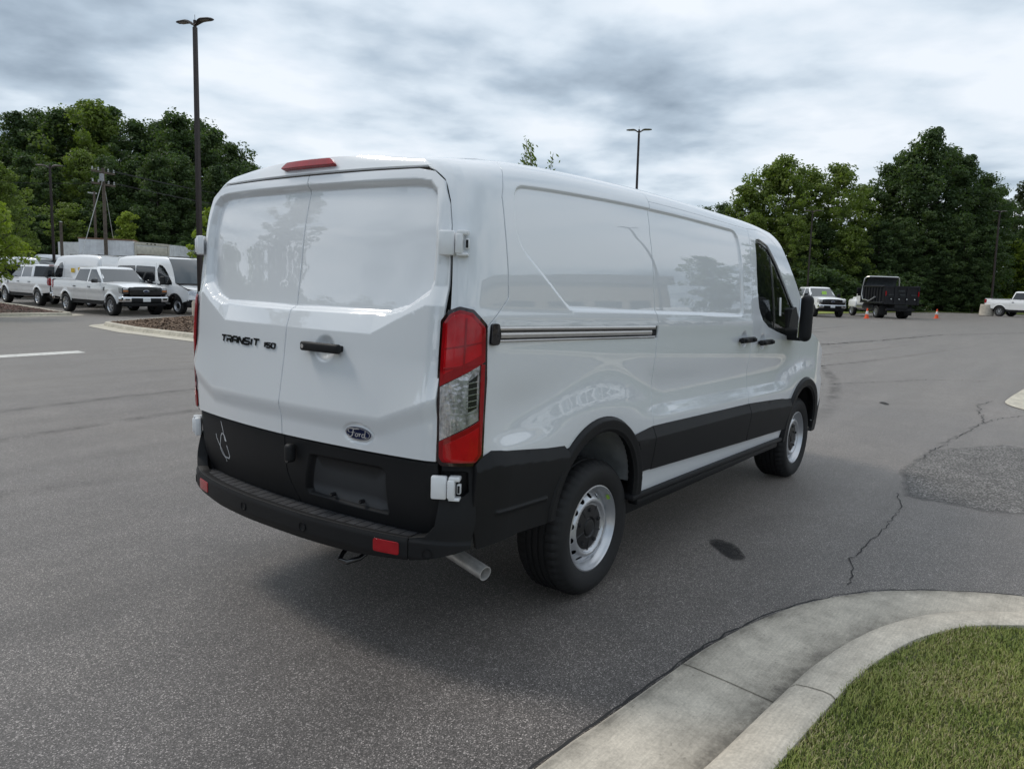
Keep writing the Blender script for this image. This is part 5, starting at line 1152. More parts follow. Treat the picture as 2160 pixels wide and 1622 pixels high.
# vans in the row: same flanks as the cargo van, taller roof
def row_van(label, passenger, group=None):
    root = tag(empty('parked_van'), label, 'van', group)
    up = lambda z: np.where(z > 1.5, 1.5+(z-1.5)*1.5, z)
    def fm(off=0.):
        def f(s, v):
            x, y, z = side_xyz(np.maximum(s, -1.165), v); nx, ny = plan_normal(s); return x+nx*off, -(y+ny*off), up(z)-RAKE*x
        return f
    o = []
    win = [(2.02, 1.74), (2.15, 1.86), (2.357, 1.84), (2.55, 1.76), (2.75, 1.63), (2.90, 1.512), (3.04, 1.345), (3.02, 1.275), (2.47, 1.325), (2.13, 1.41)]
    body = [(-1.10, .48), (-.46, .48)]+arc(ARC, .40, 180, 0, 14)+[(.36, .46), (2.82, .46)]+arc(FAC, .40, 178, 5, 14)+[(3.70, .60), (3.98, .66), (4.02, .95), (3.95, 1.10), (3.62, 1.235), (3.26, 1.345), (3.18, 1.52), (3.06, 1.69), (2.93, 1.835), (2.78, 1.965), (2.62, 2.06), (2.45, 2.13), (2.2, 2.20), (-1.10, 2.20)]
    o.append(sheet('body_side', body, fm(), BW, root, h=.12, levels=1, tol=.002)); o.append(sheet('front_side_window', win, fm(.004), MAT['privacy_glass'], root, h=.2, levels=0, flange=.003))
    if passenger:
        o.append(sheet('passenger_window', round_poly([(-.9, 1.36), (.46, 1.36), (.46, 1.80), (-.9, 1.80)], .06, 3), fm(.004), MAT['privacy_glass'], root, h=.2, levels=0, flange=.003)); o.append(sheet('passenger_window', round_poly([(.52, 1.36), (1.88, 1.36), (1.88, 1.80), (.52, 1.80)], .06, 3), fm(.004), MAT['privacy_glass'], root, h=.2, levels=0, flange=.003))
    o.append(sheet('lower_cladding', [(.38, .585), (2.72, .56)]+arc(FAC, .43, 172, 136, 8)+[(.30, .834)]+arc(ARC, .43, 47, 14, 6), fm(.02), BP, root, h=.15, levels=0, flange=.02))
    for c in (ARC, FAC): o.append(sheet('arch_trim', arc(c, .45, 176, 4, 24)+arc(c, .375, 4, 176, 24), fm(.04), BP, root, h=.08, levels=0, flange=.05))
    o.append(sheet('door_seam', [(1.93, .6), (1.938, .6), (1.938, 1.9), (1.93, 1.9)], fm(.002), MAT['dark_gap'], root, h=.2, levels=0, flange=0))
    for hx, hz in ((1.80, 1.279), (2.17, 1.256)): o.append(sheet('door_handle', [(hx-.11, hz-.02), (hx+.11, hz-.02), (hx+.11, hz+.02), (hx-.11, hz+.02)], fm(.03), BP, root, h=.2, levels=0, flange=.03))
    for q in o: mirror(q, root)
    x = np.linspace(-1.0, 2.5, 14); rows = []
    for a in x:
        _, y, z = side_xyz(np.array(a), np.array(2.20)); y = float(y); z = float(up(z)); rows.append([(a, t*y, z-RAKE*a-.004+.035*(1-t*t)) for t in np.linspace(-1, 1, 9)])
    MB().grid(rows).build('roof_panel', BW, root); 
    van_front(root, 1, BW); screen(root, MAT['windscreen_far'], BW, lambda z: float(up(np.array(z))))
    MB().grid([[tuple(float(k) for k in (rear_xyz(y, min(z, 2.05))[0], y*(1-.12*max(0, z-1.6)), float(up(np.array(z)))+.02)) for y in np.linspace(-.86, .86, 9)] for z in np.linspace(.5, 2.06, 12)]).build('rear_doors', BW, root)
    MB().rbox((-1.24, -.95, .40), (-1.0, .95, .54), .04).build('rear_bumper', BP, root); MB().rbox((-1.0, -.8, .30), (3.9, .8, .56), .05).build('underbody', MAT['underbody'], root)
    mirrors(root)
    for a in (0, 3.3):
        for sg in (-1, 1): make_wheel('wheel', root, (a, sg*.822, .348), 'steel_far', sg)
    return root
PV_ = row_van('white passenger van with dark side windows and black lower cladding beside the pickup', True, 'vans parked behind the pickups')
h = -84; q = along(13.55, 27.6, h, -3.3, .93); put(PV_, q[0], q[1], h)
CV_ = row_van('white high-roof cargo van with yellow stickers and a roof rack behind the pickups', False, 'vans parked behind the pickups')
h = 96; q = along(15.6, 33.5, h, -2.0, 0); put(CV_, 13.9, 34.2, h)
for (sx, sz, w, hh, mat) in ((1.15, 1.62, .16, .10, 'sticker_yellow'), (.55, 1.60, .13, .12, 'sticker_yellow'), (-.30, 1.60, .07, .07, 'sticker_yellow')):
    for sg in (-1, 1): MB().box((sx-w, sg*1.0-.002 if sg > 0 else -1.002, 1.58), (sx+w, sg*1.0+.002 if sg > 0 else -.998, 1.58+2*hh)).build('sticker', MAT[mat], CV_, smooth=0)
for x in (-.5, .9, 1.9): MB().rbox((x-.03, -.70, 2.40), (x+.03, .70, 2.44), .01).build('roof_rack_bar', MAT['gloss_black'], CV_)
h = 95; put(CV_, 13.9, 34.5, h)
for i, (x, y, h, src, lab) in enumerate(((14.2, 47.6, -60, PV_, 'white passenger van half hidden by the bright green island tree'), (17.4, 51.5, 100, CV_, 'white cargo van in the back row under the wood'), (16.4, 44.6, -84, A_, 'white pickup roof showing between the parked pickup and the cargo van'))):
    c = copy_tree(src); put(c, x, y, h); c['label'] = lab
# white trailer with cream doors, and a container behind it
tr = tag(empty('box_trailer', (17.6, 46.1, gzf(17.6, 46.1)), math.atan2(44.5-46.1, 20.07-17.6)), 'weathered white box trailer with rusty top rail parked before the wood', 'trailer')
Lt = 2.95
MB().box((0, 0, 1.05), (Lt, 2.4, 3.60)).build('box', MAT['trailer_white'], tr, smooth=0); MB().box((-.03, -.03, 3.60), (Lt+.02, 2.43, 3.69)).build('top_rail', MAT['rust'], tr, smooth=0)
for k in range(15): MB().box((.08+k*.195, -.022, 1.08), (.115+k*.195, 0, 3.59)).build('side_post', MAT['trailer_white'], tr, smooth=0)
MB().box((0, .2, .75), (Lt, 2.2, 1.05)).build('chassis', MAT['underbody'], tr, smooth=0)
for k in range(2): make_wheel('wheel', tr, (.6+k*1.0, .28, .45), 'alloy', -1, .395, .235, .13)
ct = tag(empty('shipping_container', (20.14, 44.46, gzf(20.1, 44.5)), math.atan2(45.59-44.49, 23.06-20.1)), 'cream shipping container with rust-streaked doors beside the white trailer', 'container')
MB().box((0, 0, .85), (2.9, 6, 3.42)).build('box', MAT['trailer_white'], ct, smooth=0)
for a, b in (((-.01, -.05, .85), (.14, 0, 3.5)), ((2.80, -.05, .85), (2.95, 0, 3.5)), ((.14, -.05, 3.36), (2.80, 0, 3.52)), ((.14, -.05, .85), (2.80, 0, 1.0))): MB().box(a, b).build('door_frame', MAT['container_cream'], ct, smooth=0)
for k in range(4): MB().rbox((.16, -.045, 1.05+k*.575), (2.78, -.001, 1.56+k*.575), .02).build('door_panel', MAT['container_cream'], ct)
for k in range(3): MB().rbox((.16, -.052, 1.565+k*.575), (2.78, -.001, 1.615+k*.575), .01).build('door_rib', MAT['rust'], ct)
for k in range(3): MB().box((.95+k*.33, -.056, 3.40), (1.10+k*.33, -.0505, 3.47)).build('vent_slot', MAT['dark_gap'], ct, smooth=0)
w2 = tag(empty('shipping_container', (23.3, 46.2, gzf(23.3, 46.2)), .62), 'plain white container standing behind the cream one', 'container'); MB().box((0, 0, .85), (6, 2.4, 3.45)).build('box', MAT['trailer_white'], w2, smooth=0)
for k in range(24): MB().box((.1+k*.245, -.03, .9), (.2+k*.245, 0, 3.4)).build('corrugation', MAT['trailer_white'], w2, smooth=0)
MB().box((-.01, -.01, 3.45), (6.01, 2.41, 3.52)).build('top_rail', MAT['trailer_white'], w2, smooth=0)
bc_ = tag(empty('box_truck', (16.9, 47.9, gzf(16.9, 47.9)), -2.0), 'white rounded truck cab peeping out beside the trailer', 'truck')
MB().rbox((-1.0, -1.0, .9), (.9, 1.0, 2.62), .28, 4).build('cab', BW, bc_); MB().rbox((.86, -.85, 1.75), (.915, .85, 2.35), .02).build('windscreen', MAT['windscreen_far'], bc_); MB().rbox((-.5, -1.008, 1.7), (.6, 1.008, 2.3), .05).build('side_window', MAT['privacy_glass'], bc_); MB().rbox((-4.5, -.5, .6), (.8, .5, .9), .05).build('chassis', MAT['underbody'], bc_)
for sg in (-1, 1): make_wheel('wheel', bc_, (.1, sg*.85, .45), 'alloy', sg, .395, .235, .13); make_wheel('wheel', bc_, (-3.6, sg*.85, .45), 'alloy', sg, .395, .235, .13)
# dump truck: rear axle at the origin, nose along +x
dt = tag(empty('dump_truck'), 'black dump truck with a white cab and a silver tarp frame, tailgate towards the lot', 'dump truck')
DB = MAT['dump_black']
bx0, bx1, bw, bz0, bz1 = -1.35, 2.35, 1.22, 1.12, 2.32
for sg in (-1, 1):
    a, b = sorted((sg*bw, sg*(bw-.06))); MB().box((bx0, a, bz0), (bx1, b, bz1)).build('bed_side', DB, dt, smooth=0)
    for k in range(8):
        x = bx0+.35+k*.46; a, b = sorted((sg*bw, sg*(bw+.075))); MB().box((x, a, bz0+.05), (x+.10, b, bz1-.12)).build('side_rib', DB, dt, smooth=0)
    a, b = sorted((sg*(bw-.06), sg*(bw+.09))); MB().rbox((bx0, a, bz1-.10), (bx1, b, bz1+.02), .02).build('top_rail', DB, dt); MB().rbox((bx0, a, bz0-.06), (bx1, b, bz0+.06), .02).build('bottom_rail', DB, dt)
    MB().tube([(.9, sg*(bw+.10), 1.18), (.35, sg*(bw+.12), 1.32), (-.25, sg*(bw+.12), 1.52)], .05, 8).build('lift_arm', MAT['galvanised'], dt)
    MB().tube([(.9, sg*(bw+.12), 1.25), (1.75, sg*(bw+.14), 1.30), (2.0, sg*(bw+.13), 1.7), (1.92, sg*(bw+.12), 2.3), (1.85, sg*(bw+.06), 2.85), (1.75, sg*(bw-.06), 2.98), (1.6, sg*(bw-.2), 3.0)], .045, 8).build('tarp_arm', MAT['aluminium'], dt)
MB().tube([(1.62, -bw+.15, 3.0), (1.62, bw-.15, 3.0)], .055, 8).build('tarp_bar', MAT['aluminium'], dt)
m = MB(); m.grid([[(1.60+.35*math.sin(t*1.6)-.5*t*0, y, 2.98-.62*t-.10*math.sin(y*2.5+1)*t*(1-t)) for y in np.linspace(-bw+.12, bw-.12, 12)] for t in np.linspace(0, 1, 8)]); m.build('tarp', MAT['tarp'], dt)
MB().box((bx1-.06, -bw+.06, bz0), (bx1, bw-.06, bz1+.30)).build('headboard', DB, dt, smooth=0); MB().box((bx0+.05, -bw+.06, bz0-.02), (bx1-.06, bw-.06, bz0+.04)).build('bed_floor', DB, dt, smooth=0)
tg = MB().box((bx0-.06, -bw-.02, bz0-.12), (bx0-.005, bw+.02, bz1+.0)).build('tailgate', DB, dt, smooth=0)
for y in (-bw+.02, -.42, .42, bw-.14): MB().box((bx0-.13, y-.02, bz0-.10), (bx0-.06, y+.12 if y > 0 else y+.10, bz1-.02)).build('gate_post', DB, tg, smooth=0)
for z in (bz0-.08, bz0+.38, bz1-.12): MB().box((bx0-.115, -bw+.14, z), (bx0-.061, bw-.16, z+.11)).build('gate_rail', DB, tg, smooth=0)
for y in (-.80, 0, .80): MB().box((bx0-.126, y-.22, 1.66), (bx0-.061, y+.16, 1.74)).build('lettered_plate', MAT['tarp'], tg, smooth=0)
MB().box((bx0-.127, -.16, 1.93), (bx0-.062, .28, 2.02)).build('name_plate', MAT['tarp'], tg, smooth=0)
for y in (-1.16, 1.13): MB().box((bx0-.135, y-.03, 1.62), (bx0-.131, y+.06, 1.95)).build('marker_light', MAT['reflector_red'], tg, smooth=0)
for y in (-.9, -.35, .2, .75): MB().lathe([(0, -.02), (.035, -.02), (.04, .02)], 10, 'x').build('lamp', MAT['cone_white'], tg, loc=(bx0-.13, y, 1.40))
MB().rbox((-1.5, -.45, .70), (5.2, .45, .98), .03).build('chassis', MAT['underbody'], dt); MB().rbox((-1.45, -1.0, .55), (-1.3, 1.0, .75), .02).build('rear_bar', MAT['underbody'], dt)
for sg in (-1, 1):
    for off in (.98, .70): make_wheel('wheel', dt, (0, sg*off, .46), 'truck', sg, .46, .27, .12)
    make_wheel('wheel', dt, (4.25, sg*.95, .46), 'truck', sg, .46, .27, .12)
    MB().rbox((.62, min(sg*.62, sg*1.05), .48), (1.2, max(sg*.62, sg*1.05), .92), .04).build('tool_box', MAT['dump_black'], dt); MB().lathe([(0, -.5), (.30, -.5), (.30, .5), (0, .5)], 20, 'x').build('fuel_tank', MAT['aluminium'], dt, loc=(2.75, sg*.85, .78))
    MB().rbox((-.75, min(sg*.6, sg*1.15), .25), (-.72, max(sg*.6, sg*1.15), .95), .01).build('mud_flap', MAT['rubber'], dt)
    MB().rbox((3.55, min(sg*.72, sg*1.12), .62), (4.95, max(sg*.72, sg*1.12), 1.30), .18, 3).build('front_fender', BW, dt); MB().rbox((2.6, min(sg*1.15, sg*1.45), 1.7), (2.72, max(sg*1.15, sg*1.45), 2.15), .03).build('door_mirror', BP, dt)
MB().rbox((2.45, -1.02, .95), (3.75, 1.02, 2.12), .14, 3).build('cab', BW, dt); MB().rbox((3.5, -.78, .8), (5.05, .78, 1.48), .16, 3).build('hood', BW, dt)
for sg in (-1, 1): MB().rbox((2.75, min(sg*1.0, sg*1.026), 1.55), (3.5, max(sg*1.0, sg*1.026), 2.0), .01).build('side_window', MAT['privacy_glass'], dt)
MB().rbox((3.71, -.85, 1.55), (3.77, .85, 2.0), .02).build('windscreen', MAT['windscreen_far'], dt); MB().rbox((2.43, -.7, 1.6), (2.46, .7, 2.0), .01).build('rear_window', MAT['privacy_glass'], dt); MB().rbox((4.95, -.95, .55), (5.2, .95, .82), .04).build('front_bumper', MAT['chrome'], dt)
h = 36; q = along(57.0, 9.6, h, 0, -.98); put(dt, q[0], q[1], h)
# traffic cones
def cone(label):
    c = tag(empty('traffic_cone'), label, 'traffic cone', 'orange cones by the dump truck')
    MB().rbox((-.18, -.18, 0), (.18, .18, .035), .012).build('base', MAT['cone_orange'], c)
    MB().lathe([(.145, .035), (.140, .05), (.098, .30)], 24, 'z').build('lower_cone', MAT['cone_orange'], c); MB().lathe([(.098, .30), (.099, .302), (.067, .52), (.066, .522)], 24, 'z').build('collar', MAT['cone_white'], c)
    MB().lathe([(.066, .522), (.038, .70), (.034, .715), (.020, .715), (.016, .66)], 24, 'z').build('tip', MAT['cone_orange'], c); return c
c1 = cone('orange traffic cone standing in front of the dump truck'); put(c1, 53.9, 9.6, 20); c2 = copy_tree(c1); c2['label'] = 'orange traffic cone alone on the lot past the dump truck'; put(c2, 62.0, 6.46, 50)
bl = tag(empty('concrete_barrel', (72.4, 4.25, gzf(72.4, 4.25))), 'round grey concrete barrel behind the tail of a pickup', 'barrel'); MB().lathe([(0, 0), (.52, 0), (.55, .03), (.50, .92), (.46, .95), (.43, .95), (.42, .85), (0, .85)], 28, 'z').build('drum', MAT['concrete'], bl); MB().lathe([(.513, .60), (.52, .62), (.52, .66), (.51, .68)], 28, 'z').build('band', MAT['concrete'], bl)
# ------------------------------------------------------------------ lamp posts, utility pole
def lamp_post(x, y, H, rz, label, lean=(0, 0), w=.075):
    o = tag(empty('lamp_post', (x, y, gzf(x, y)), 0), label, 'lamp post', 'double-headed lamp posts'); o.rotation_euler = (lean[0], lean[1], rz); k = H/10.5
    m = MB(); rows = []
    for z, r in ((.75, w*1.12), (H-.25, w*.82)): rows.append([(r*math.cos(t)*1.15, r*math.sin(t)*1.15, z) for t in [math.radians(a) for a in (40, 50, 130, 140, 220, 230, 310, 320, 400)]])
    m.grid(rows); m.build('pole', MAT['pole_bronze'], o); MB().lathe([(.30, 0), (.30, .68), (.27, .75), (0, .76)], 24, 'z').build('footing', MAT['concrete'], o)
    for sg in (-1, 1):
        m = MB(); pr = [(-.02, .06, .06), (.10, .07, .055), (.22, .15, .05), (.34, .19, .045), (.62, .17, .035), (.74, .10, .02)]; rows = []
        for (d, wd, th) in pr:
            z = H-.22+.22*ss(0, .3, d) if False else H-.20+.16*float(ss(0., .30, np.array(d)))
            rows.append([(sg*d, -wd, z), (sg*d, -wd*.6, z+th), (sg*d, wd*.6, z+th), (sg*d, wd, z), (sg*d, wd*.7, z-.02), (sg*d, -wd*.7, z-.02), (sg*d, -wd, z)])
        m.grid(rows); m.add(rows[-1][:-1], [tuple(range(6))]); hd = m.build('lamp_head', MAT['pole_bronze'], o, smooth=50)
        MB().box((min(sg*.30, sg*.62), -.11, H-.072), (max(sg*.30, sg*.62), .11, H-.064)).build('lamp_panel', MAT['lamp_glass'], hd, smooth=0)
    MB().tube([(0, 0, H-.25), (0, 0, H-.02)], .055, 8).build('pole_cap', MAT['pole_bronze'], o); MB().tube([(0, 0, H-.03), (0, 0, H+.16)], .008, 5).build('sensor_rod', MAT['pole_bronze'], o)
    return o
lamp_post(11.55, 22.4, 10.25, -1.28, 'dark bronze double lamp post rising beside the roof of the cargo van', (0, 0), .085)
lamp_post(15.8, 45.1, 7.6, -.85, 'slim double lamp post before the wood, left of the utility pole', (0, 0), .07); lamp_post(37.9, 19.4, 10.9, -1.15, 'dark double lamp post standing beyond the roof of the cargo van', (-.010, -.012), .085)
lamp_post(65.0, 17.0, 8.7, -1.3, 'thin lamp post against the trees by the heavy-duty pickup', (-.004, -.010), .075); lamp_post(79.5, 4.6, 9.4, -.75, 'thin lamp post at the wood edge near the concrete barrel', (-.004, -.02), .08)
up_ = tag(empty('utility_pole', (18.6, 44.8, gzf(18.6, 44.8)), .35), 'weathered wooden utility pole with crossarms and guy wires before the wood', 'utility pole')
MB().tube([(0, 0, 0), (0, 0, 7.75)], [.115, .085], 12).build('pole', MAT['wood_pole'], up_)
for z in (7.45, 6.75):
    MB().box((-.85, -.05, z), (.85, .05, z+.11)).build('crossarm', MAT['wood_pole'], up_, smooth=0)
    for x in (-.78, -.35, .38, .80): MB().lathe([(.02, 0), (.05, .02), (.035, .08), (.05, .12), (.02, .2), (0, .2)], 8, 'z').build('insulator', MAT['porcelain'], up_, loc=(x, 0, z+.11))
MB().lathe([(0, 0), (.13, 0), (.13, .42), (0, .45)], 12, 'z').build('transformer', MAT['galvanised'], up_, loc=(-.32, -.2, 6.95))
for k, (a, b) in enumerate((((0, 0, 7.2), (-2.6, -.6, 1.9)), ((0, 0, 7.1), (1.9, .9, 1.2)))): MB().tube([a, b], .018, 5).build('guy_wire', MAT['porcelain'], up_)
for k, (x, z) in enumerate(((-.78, 7.7), (.38, 7.7), (.80, 7.7), (-.35, 7.0), (.80, 7.0))): MB().tube([(x+t*14*math.cos(-.6), t*14*math.sin(-.6)+0, z-1.2*t+.9*(t*t-t)) for t in np.linspace(0, 1, 10)], .014, 4).build('power_line', MAT['wire'], up_)
MB().tube([(-.6-t*8, t*5, 6.8-.8*t*(1-t)-.5*t) for t in np.linspace(0, 1, 8)], .014, 4).build('power_line', MAT['wire'], up_)
p2 = tag(empty('wood_post', (18.7, 46.3, gzf(18.7, 46.3))), 'dark slim pole standing just left of the utility pole', 'pole'); MB().tube([(0, 0, 0), (0, 0, 6.5)], [.10, .07], 8).build('shaft', MAT['wood_pole'], p2); MB().box((-.35, -.04, 6.35), (.15, .04, 6.43)).build('bracket', MAT['porcelain'], p2, smooth=0)
p3 = tag(empty('wood_post', (16.55, 45.85, gzf(16.55, 45.85))), 'short wooden post beside the slim lamp post', 'pole'); MB().tube([(0, 0, 0), (0, 0, 4.5)], [.11, .08], 8).build('shaft', MAT['wood_pole'], p3); MB().lathe([(.09, 0), (.10, .03), (0, .06)], 8, 'z').build('cap', MAT['porcelain'], p3, loc=(0, 0, 4.48))
# ------------------------------------------------------------------ trees
def tree_kind(seed, H, R, base, shape, nclump, per, leafs, rc, mat, bark='bark', multi=1, top=1.0):
    r = np.random.default_rng(seed); tk = MB(); cen = []
    def env(t):      # crown radius at relative height t in the crown
        if shape == 'round': return R*math.sqrt(max(0, 1-(2*t-.85)**2/1.35))*(1-.15*t)
        if shape == 'tall': return R*(.55+.55*math.sin(min(1, t*1.15)*math.pi*.85))*(1-.55*t**3)
        if shape == 'cone': return R*(1-t)**.8*(.9 if t > .06 else .5)+.06
        if shape == 'pine': return R*(.35+.75*t)*(1-.5*max(0, t-.7)/.3)
    lead = Vector((0, 0, 0)); pts = [lead.copy()]; nseg = 9
    for i in range(1, nseg+1): pts.append(Vector((r.normal(0, .018)*H*i/nseg, r.normal(0, .018)*H*i/nseg, H*.96*i/nseg)))
    tk.tube(pts, [max(.012*H*(1-.93*i/nseg)**1.1+.008, .01) for i in range(nseg+1)], 8)
    def trunk(z):
        i = min(int(z/(H*.96)*nseg), nseg-1); f = z/(H*.96)*nseg-i; return pts[i].lerp(pts[i+1], min(f, 1))
    z0 = base*H; nl = max(10, nclump//5)
    lobes = [(r.uniform(0, 6.28), r.uniform(.15, 1.0), r.uniform(.50, 1.35)) for _ in range(11)]
    for k in range(nl):
        t = (k+.5)/nl; a = k*2.399+r.uniform(-.4, .4); zz = z0+(H-z0)*t*.93; e = env(t)*r.uniform(.75, 1.12)
        for la, lt, lk in lobes:
            w = math.exp(-((math.cos(a-la)-1)**2/.35+(t-lt)**2/.03)); e *= 1+(lk-1)*w
        s = trunk(max(zz-e*.45, z0*.6)); d = Vector((math.cos(a)*e, math.sin(a)*e, 0)); tip = Vector((s.x, s.y, zz))+d+Vector((0, 0, e*.10)); mid = s.lerp(tip, .5)+Vector((0, 0, -e*.06))
        tk.tube([s, mid, tip], [.0045*H*(1-t*.7)+.012, .0025*H*(1-t*.6)+.008, .008], 5, False)
        for f in (1.0, .80, .58, .36, .2)[:max(2, int(round(nclump/nl)))]: cen.append((s.lerp(tip, f)+Vector(r.normal(0, rc*.45, 3)), f))
    for _ in range(max(3, nclump//20)): cen.append((Vector((r.normal(0, R*.10), r.normal(0, R*.10), H*r.uniform(.93, 1.0)-rc*.4)), 1))
    V = []; nc = len(cen)
    for c, f in cen:
        n = int(per*r.uniform(.45, 1.15)); d = r.normal(0, 1, (n, 3)); d /= np.linalg.norm(d, axis=1, keepdims=True); rad = rc*r.uniform(.6, 1.3)*r.uniform(.45, 1.0, (n, 1))**.6
        p = np.array(c)+d*rad*np.array([1, 1, .72]); nn = d*.7+r.normal(0, .55, (n, 3))+np.array([0, 0, .45]); nn /= np.linalg.norm(nn, axis=1, keepdims=True)
        u = np.cross(nn, r.normal(0, 1, (n, 3))); u /= np.linalg.norm(u, axis=1, keepdims=True); v = np.cross(nn, u); L_ = leafs*r.uniform(.6, 1.35, (n, 1))
        V.append(np.stack([p-u*L_*.5, p+v*L_*.38+nn*L_*.08, p+u*L_*.55, p-v*L_*.38+nn*L_*.08], 1))
    V = np.concatenate(V).reshape(-1, 3); F = np.arange(len(V)).reshape(-1, 4)
    return tk.mesh('trunk', MAT[bark], 40), fast_mesh('crown', V, F, MAT[mat]), H
KINDS = [tree_kind(11, 14, 3.6, .14, 'round', 230, 95, .22, .66, 'leaf_dark', 'bark_dark'), tree_kind(12, 15, 2.9, .12, 'tall', 230, 95, .22, .62, 'leaf_dark', 'bark_dark'), tree_kind(13, 14, 3.9, .16, 'round', 230, 90, .22, .66, 'leaf_mid', 'bark_dark'),
         tree_kind(14, 14, 3.3, .12, 'tall', 220, 92, .23, .66, 'leaf_mid'), tree_kind(15, 15, 3.4, .45, 'pine', 80, 120, .22, .62, 'leaf_pine'), tree_kind(16, 8, 3.4, .05, 'round', 130, 90, .22, .65, 'leaf_bright'), tree_kind(17, 4.5, 2.9, .02, 'round', 130, 95, .20, .52, 'leaf_dark')]
SMALL = {'island': tree_kind(21, 4.1, 1.75, .44, 'round', 110, 110, .11, .34, 'leaf_bright'), 'cone': tree_kind(22, 4.6, 1.1, .16, 'cone', 90, 80, .13, .26, 'leaf_bright'), 'shrubby': tree_kind(23, 3.8, .85, .22, 'tall', 60, 70, .11, .24, 'leaf_bright')}
def tree(kind, x, y, h, label, group, name='tree', wide=1.0):
    tk, cr, H = kind; o = tag(empty(name, (x, y, gzf(x, y)), rnd.uniform(0, 6.28)), label, 'tree', group); s = h/H; o.scale = (s*wide, s*wide, s)
    link('trunk', tk, None, o); link('crown', cr, None, o); return o
LEFT = [(22.9, 72.4, 12.9, 0), (22.8, 69.2, 14.9, 1), (25.6, 72.2, 15.7, 0), (25.5, 67.4, 15.4, 1), (28.8, 71.3, 16.4, 0), (27.6, 66.2, 16.2, 2), (29.6, 66.9, 16.3, 1), (30.0, 63.2, 14.6, 0), (32.6, 64.6, 15.3, 1), (31.4, 59.6, 15.0, 0), (34.1, 61.1, 15.1, 0), (33.4, 57.1, 14.0, 1), (36.0, 58.5, 13.2, 0), (34.5, 53.8, 11.1, 1), (19.3, 63.8, 9.9, 2), (20.8, 61.8, 10.4, 0), (21.6, 59.1, 9.8, 1), (23.7, 59.7, 11.0, 2), (24.1, 55.9, 10.2, 0), (25.7, 55.5, 10.2, 1), (26.2, 53.2, 10.4, 0), (28.4, 53.5, 10.6, 0), (29.8, 51.0, 10.0, 1), (31.5, 49.5, 9.2, 0), (17.8, 57.6, 6.7, 1), (18.1, 55.4, 5.9, 0), (20.4, 54.1, 6.4, 2), (21.2, 53.7, 6.0, 1), (22.9, 54.3, 6.6, 0), (24.4, 52.0, 6.4, 0), (26.2, 51.4, 6.8, 1), (27.6, 49.8, 6.2, 0), (31.5, 46.0, 7.4, 1), (32.5, 43.4, 7.3, 1), (18.9, 54.3, 5.5, 0)]
MID = [(40.0, 56.7, 11.0, 0), (43.9, 54.8, 10.9, 1), (48.1, 52.7, 10.7, 2), (51.6, 49.7, 10.9, 0), (55.2, 46.6, 10.9, 1), (58.1, 42.8, 10.6, 2), (62.7, 40.1, 10.2, 0), (65.6, 36.2, 9.7, 1), (68.6, 32.3, 9.8, 2), (71.0, 29.2, 10.0, 0)]
RIGHT = [(75.9, 29.4, 10.9, 0), (74.4, 26.4, 12.6, 3), (76.5, 25.2, 14.7, 3), (75.7, 23.0, 15.4, 3), (80.3, 21.9, 14.5, 3), (78.7, 19.0, 14.7, 2), (84.6, 17.9, 13.2, 3), (86.4, 15.6, 15.3, 0), (85.2, 13.8, 16.3, 0), (84.4, 11.5, 18.5, 1), (89.0, 10.5, 17.0, 0), (87.8, 8.7, 16.1, 1), (90.1, 7.3, 14.2, 0), (94.5, 6.6, 13.6, 0), (71.9, 24.6, 9.4, 3), (73.2, 21.2, 9.2, 2), (76.0, 19.2, 8.7, 0), (76.6, 16.7, 8.2, 3), (79.4, 14.7, 8.8, 0), (80.1, 12.2, 9.2, 1), (82.9, 10.1, 8.8, 0), (83.5, 7.7, 9.8, 1), (85.8, 6.3, 8.5, 0), (70.1, 22.0, 5.1, 2), (72.0, 19.5, 5.0, 0), (74.7, 17.5, 4.8, 0), (76.4, 15.3, 4.9, 0), (78.1, 13.1, 5.1, 0), (79.8, 10.9, 5.2, 0), (81.5, 8.7, 5.2, 0), (83.2, 6.5, 5.3, 0), (109.5, 6.8, 13.6, 4), (107.4, 4.6, 15.4, 4), (106.2, 2.9, 15.6, 4), (97.1, 4.8, 8.1, 5), (96.0, 3.0, 6.2, 5), (100.5, 3.7, 10.1, 0), (94.7, 1.2, 11.6, 0), (100.9, -.2, 14.8, 1)]
BUSH_L = [(17.0+k*1.25, 57.8-k*1.02+.6*math.sin(k*2.1), 3.2+.9*math.sin(k*1.7), 6) for k in range(10)]; BUSH_R = [(62+k*2.05, 22.8-k*1.36+(.9*math.sin(k*2.3)), 3.0+1.0*math.sin(k*1.9), 6) for k in range(13)]
LEFT += BUSH_L; RIGHT += BUSH_R; MID += [(38+k*2.6, 52.5-k*1.75+1.2*math.sin(k*2.7), 5.2+1.6*math.sin(k*1.3), (6, 0, 6, 3)[k % 4]) for k in range(13)]
def names(h, kind, where):
    size = 'tall' if h > 12 else 'middling' if h > 7.5 else 'low bushy'; look = ['dark round-crowned', 'dark narrow-crowned', 'mid-green round-crowned', 'mid-green upright', 'thin dark pine', 'bright yellow-green', 'dark spreading'][kind]
    return f'{size} {look} tree {where}', f'trees {where}'
for lst, where in ((LEFT, 'in the wood behind the parked pickups'), (MID, 'in the wood hidden beyond the cargo van'), (RIGHT, 'in the wood behind the dump truck')):
    for x, y, h, k in lst:
        lab, grp = names(h, k, where); tree(KINDS[k], x, y, h, lab, grp, 'pine_tree' if k == 4 else 'tree', 1.0 if h > 9 else 1.35)
tree(SMALL['island'], 6.95, 29.0, 4.25, 'small bright yellow-green tree on the mulch island before the pickups', None, wide=.98); tree(KINDS[2], 14.6, 49.3, 7.9, 'lit green tree at the wood edge behind the bright island tree', None)
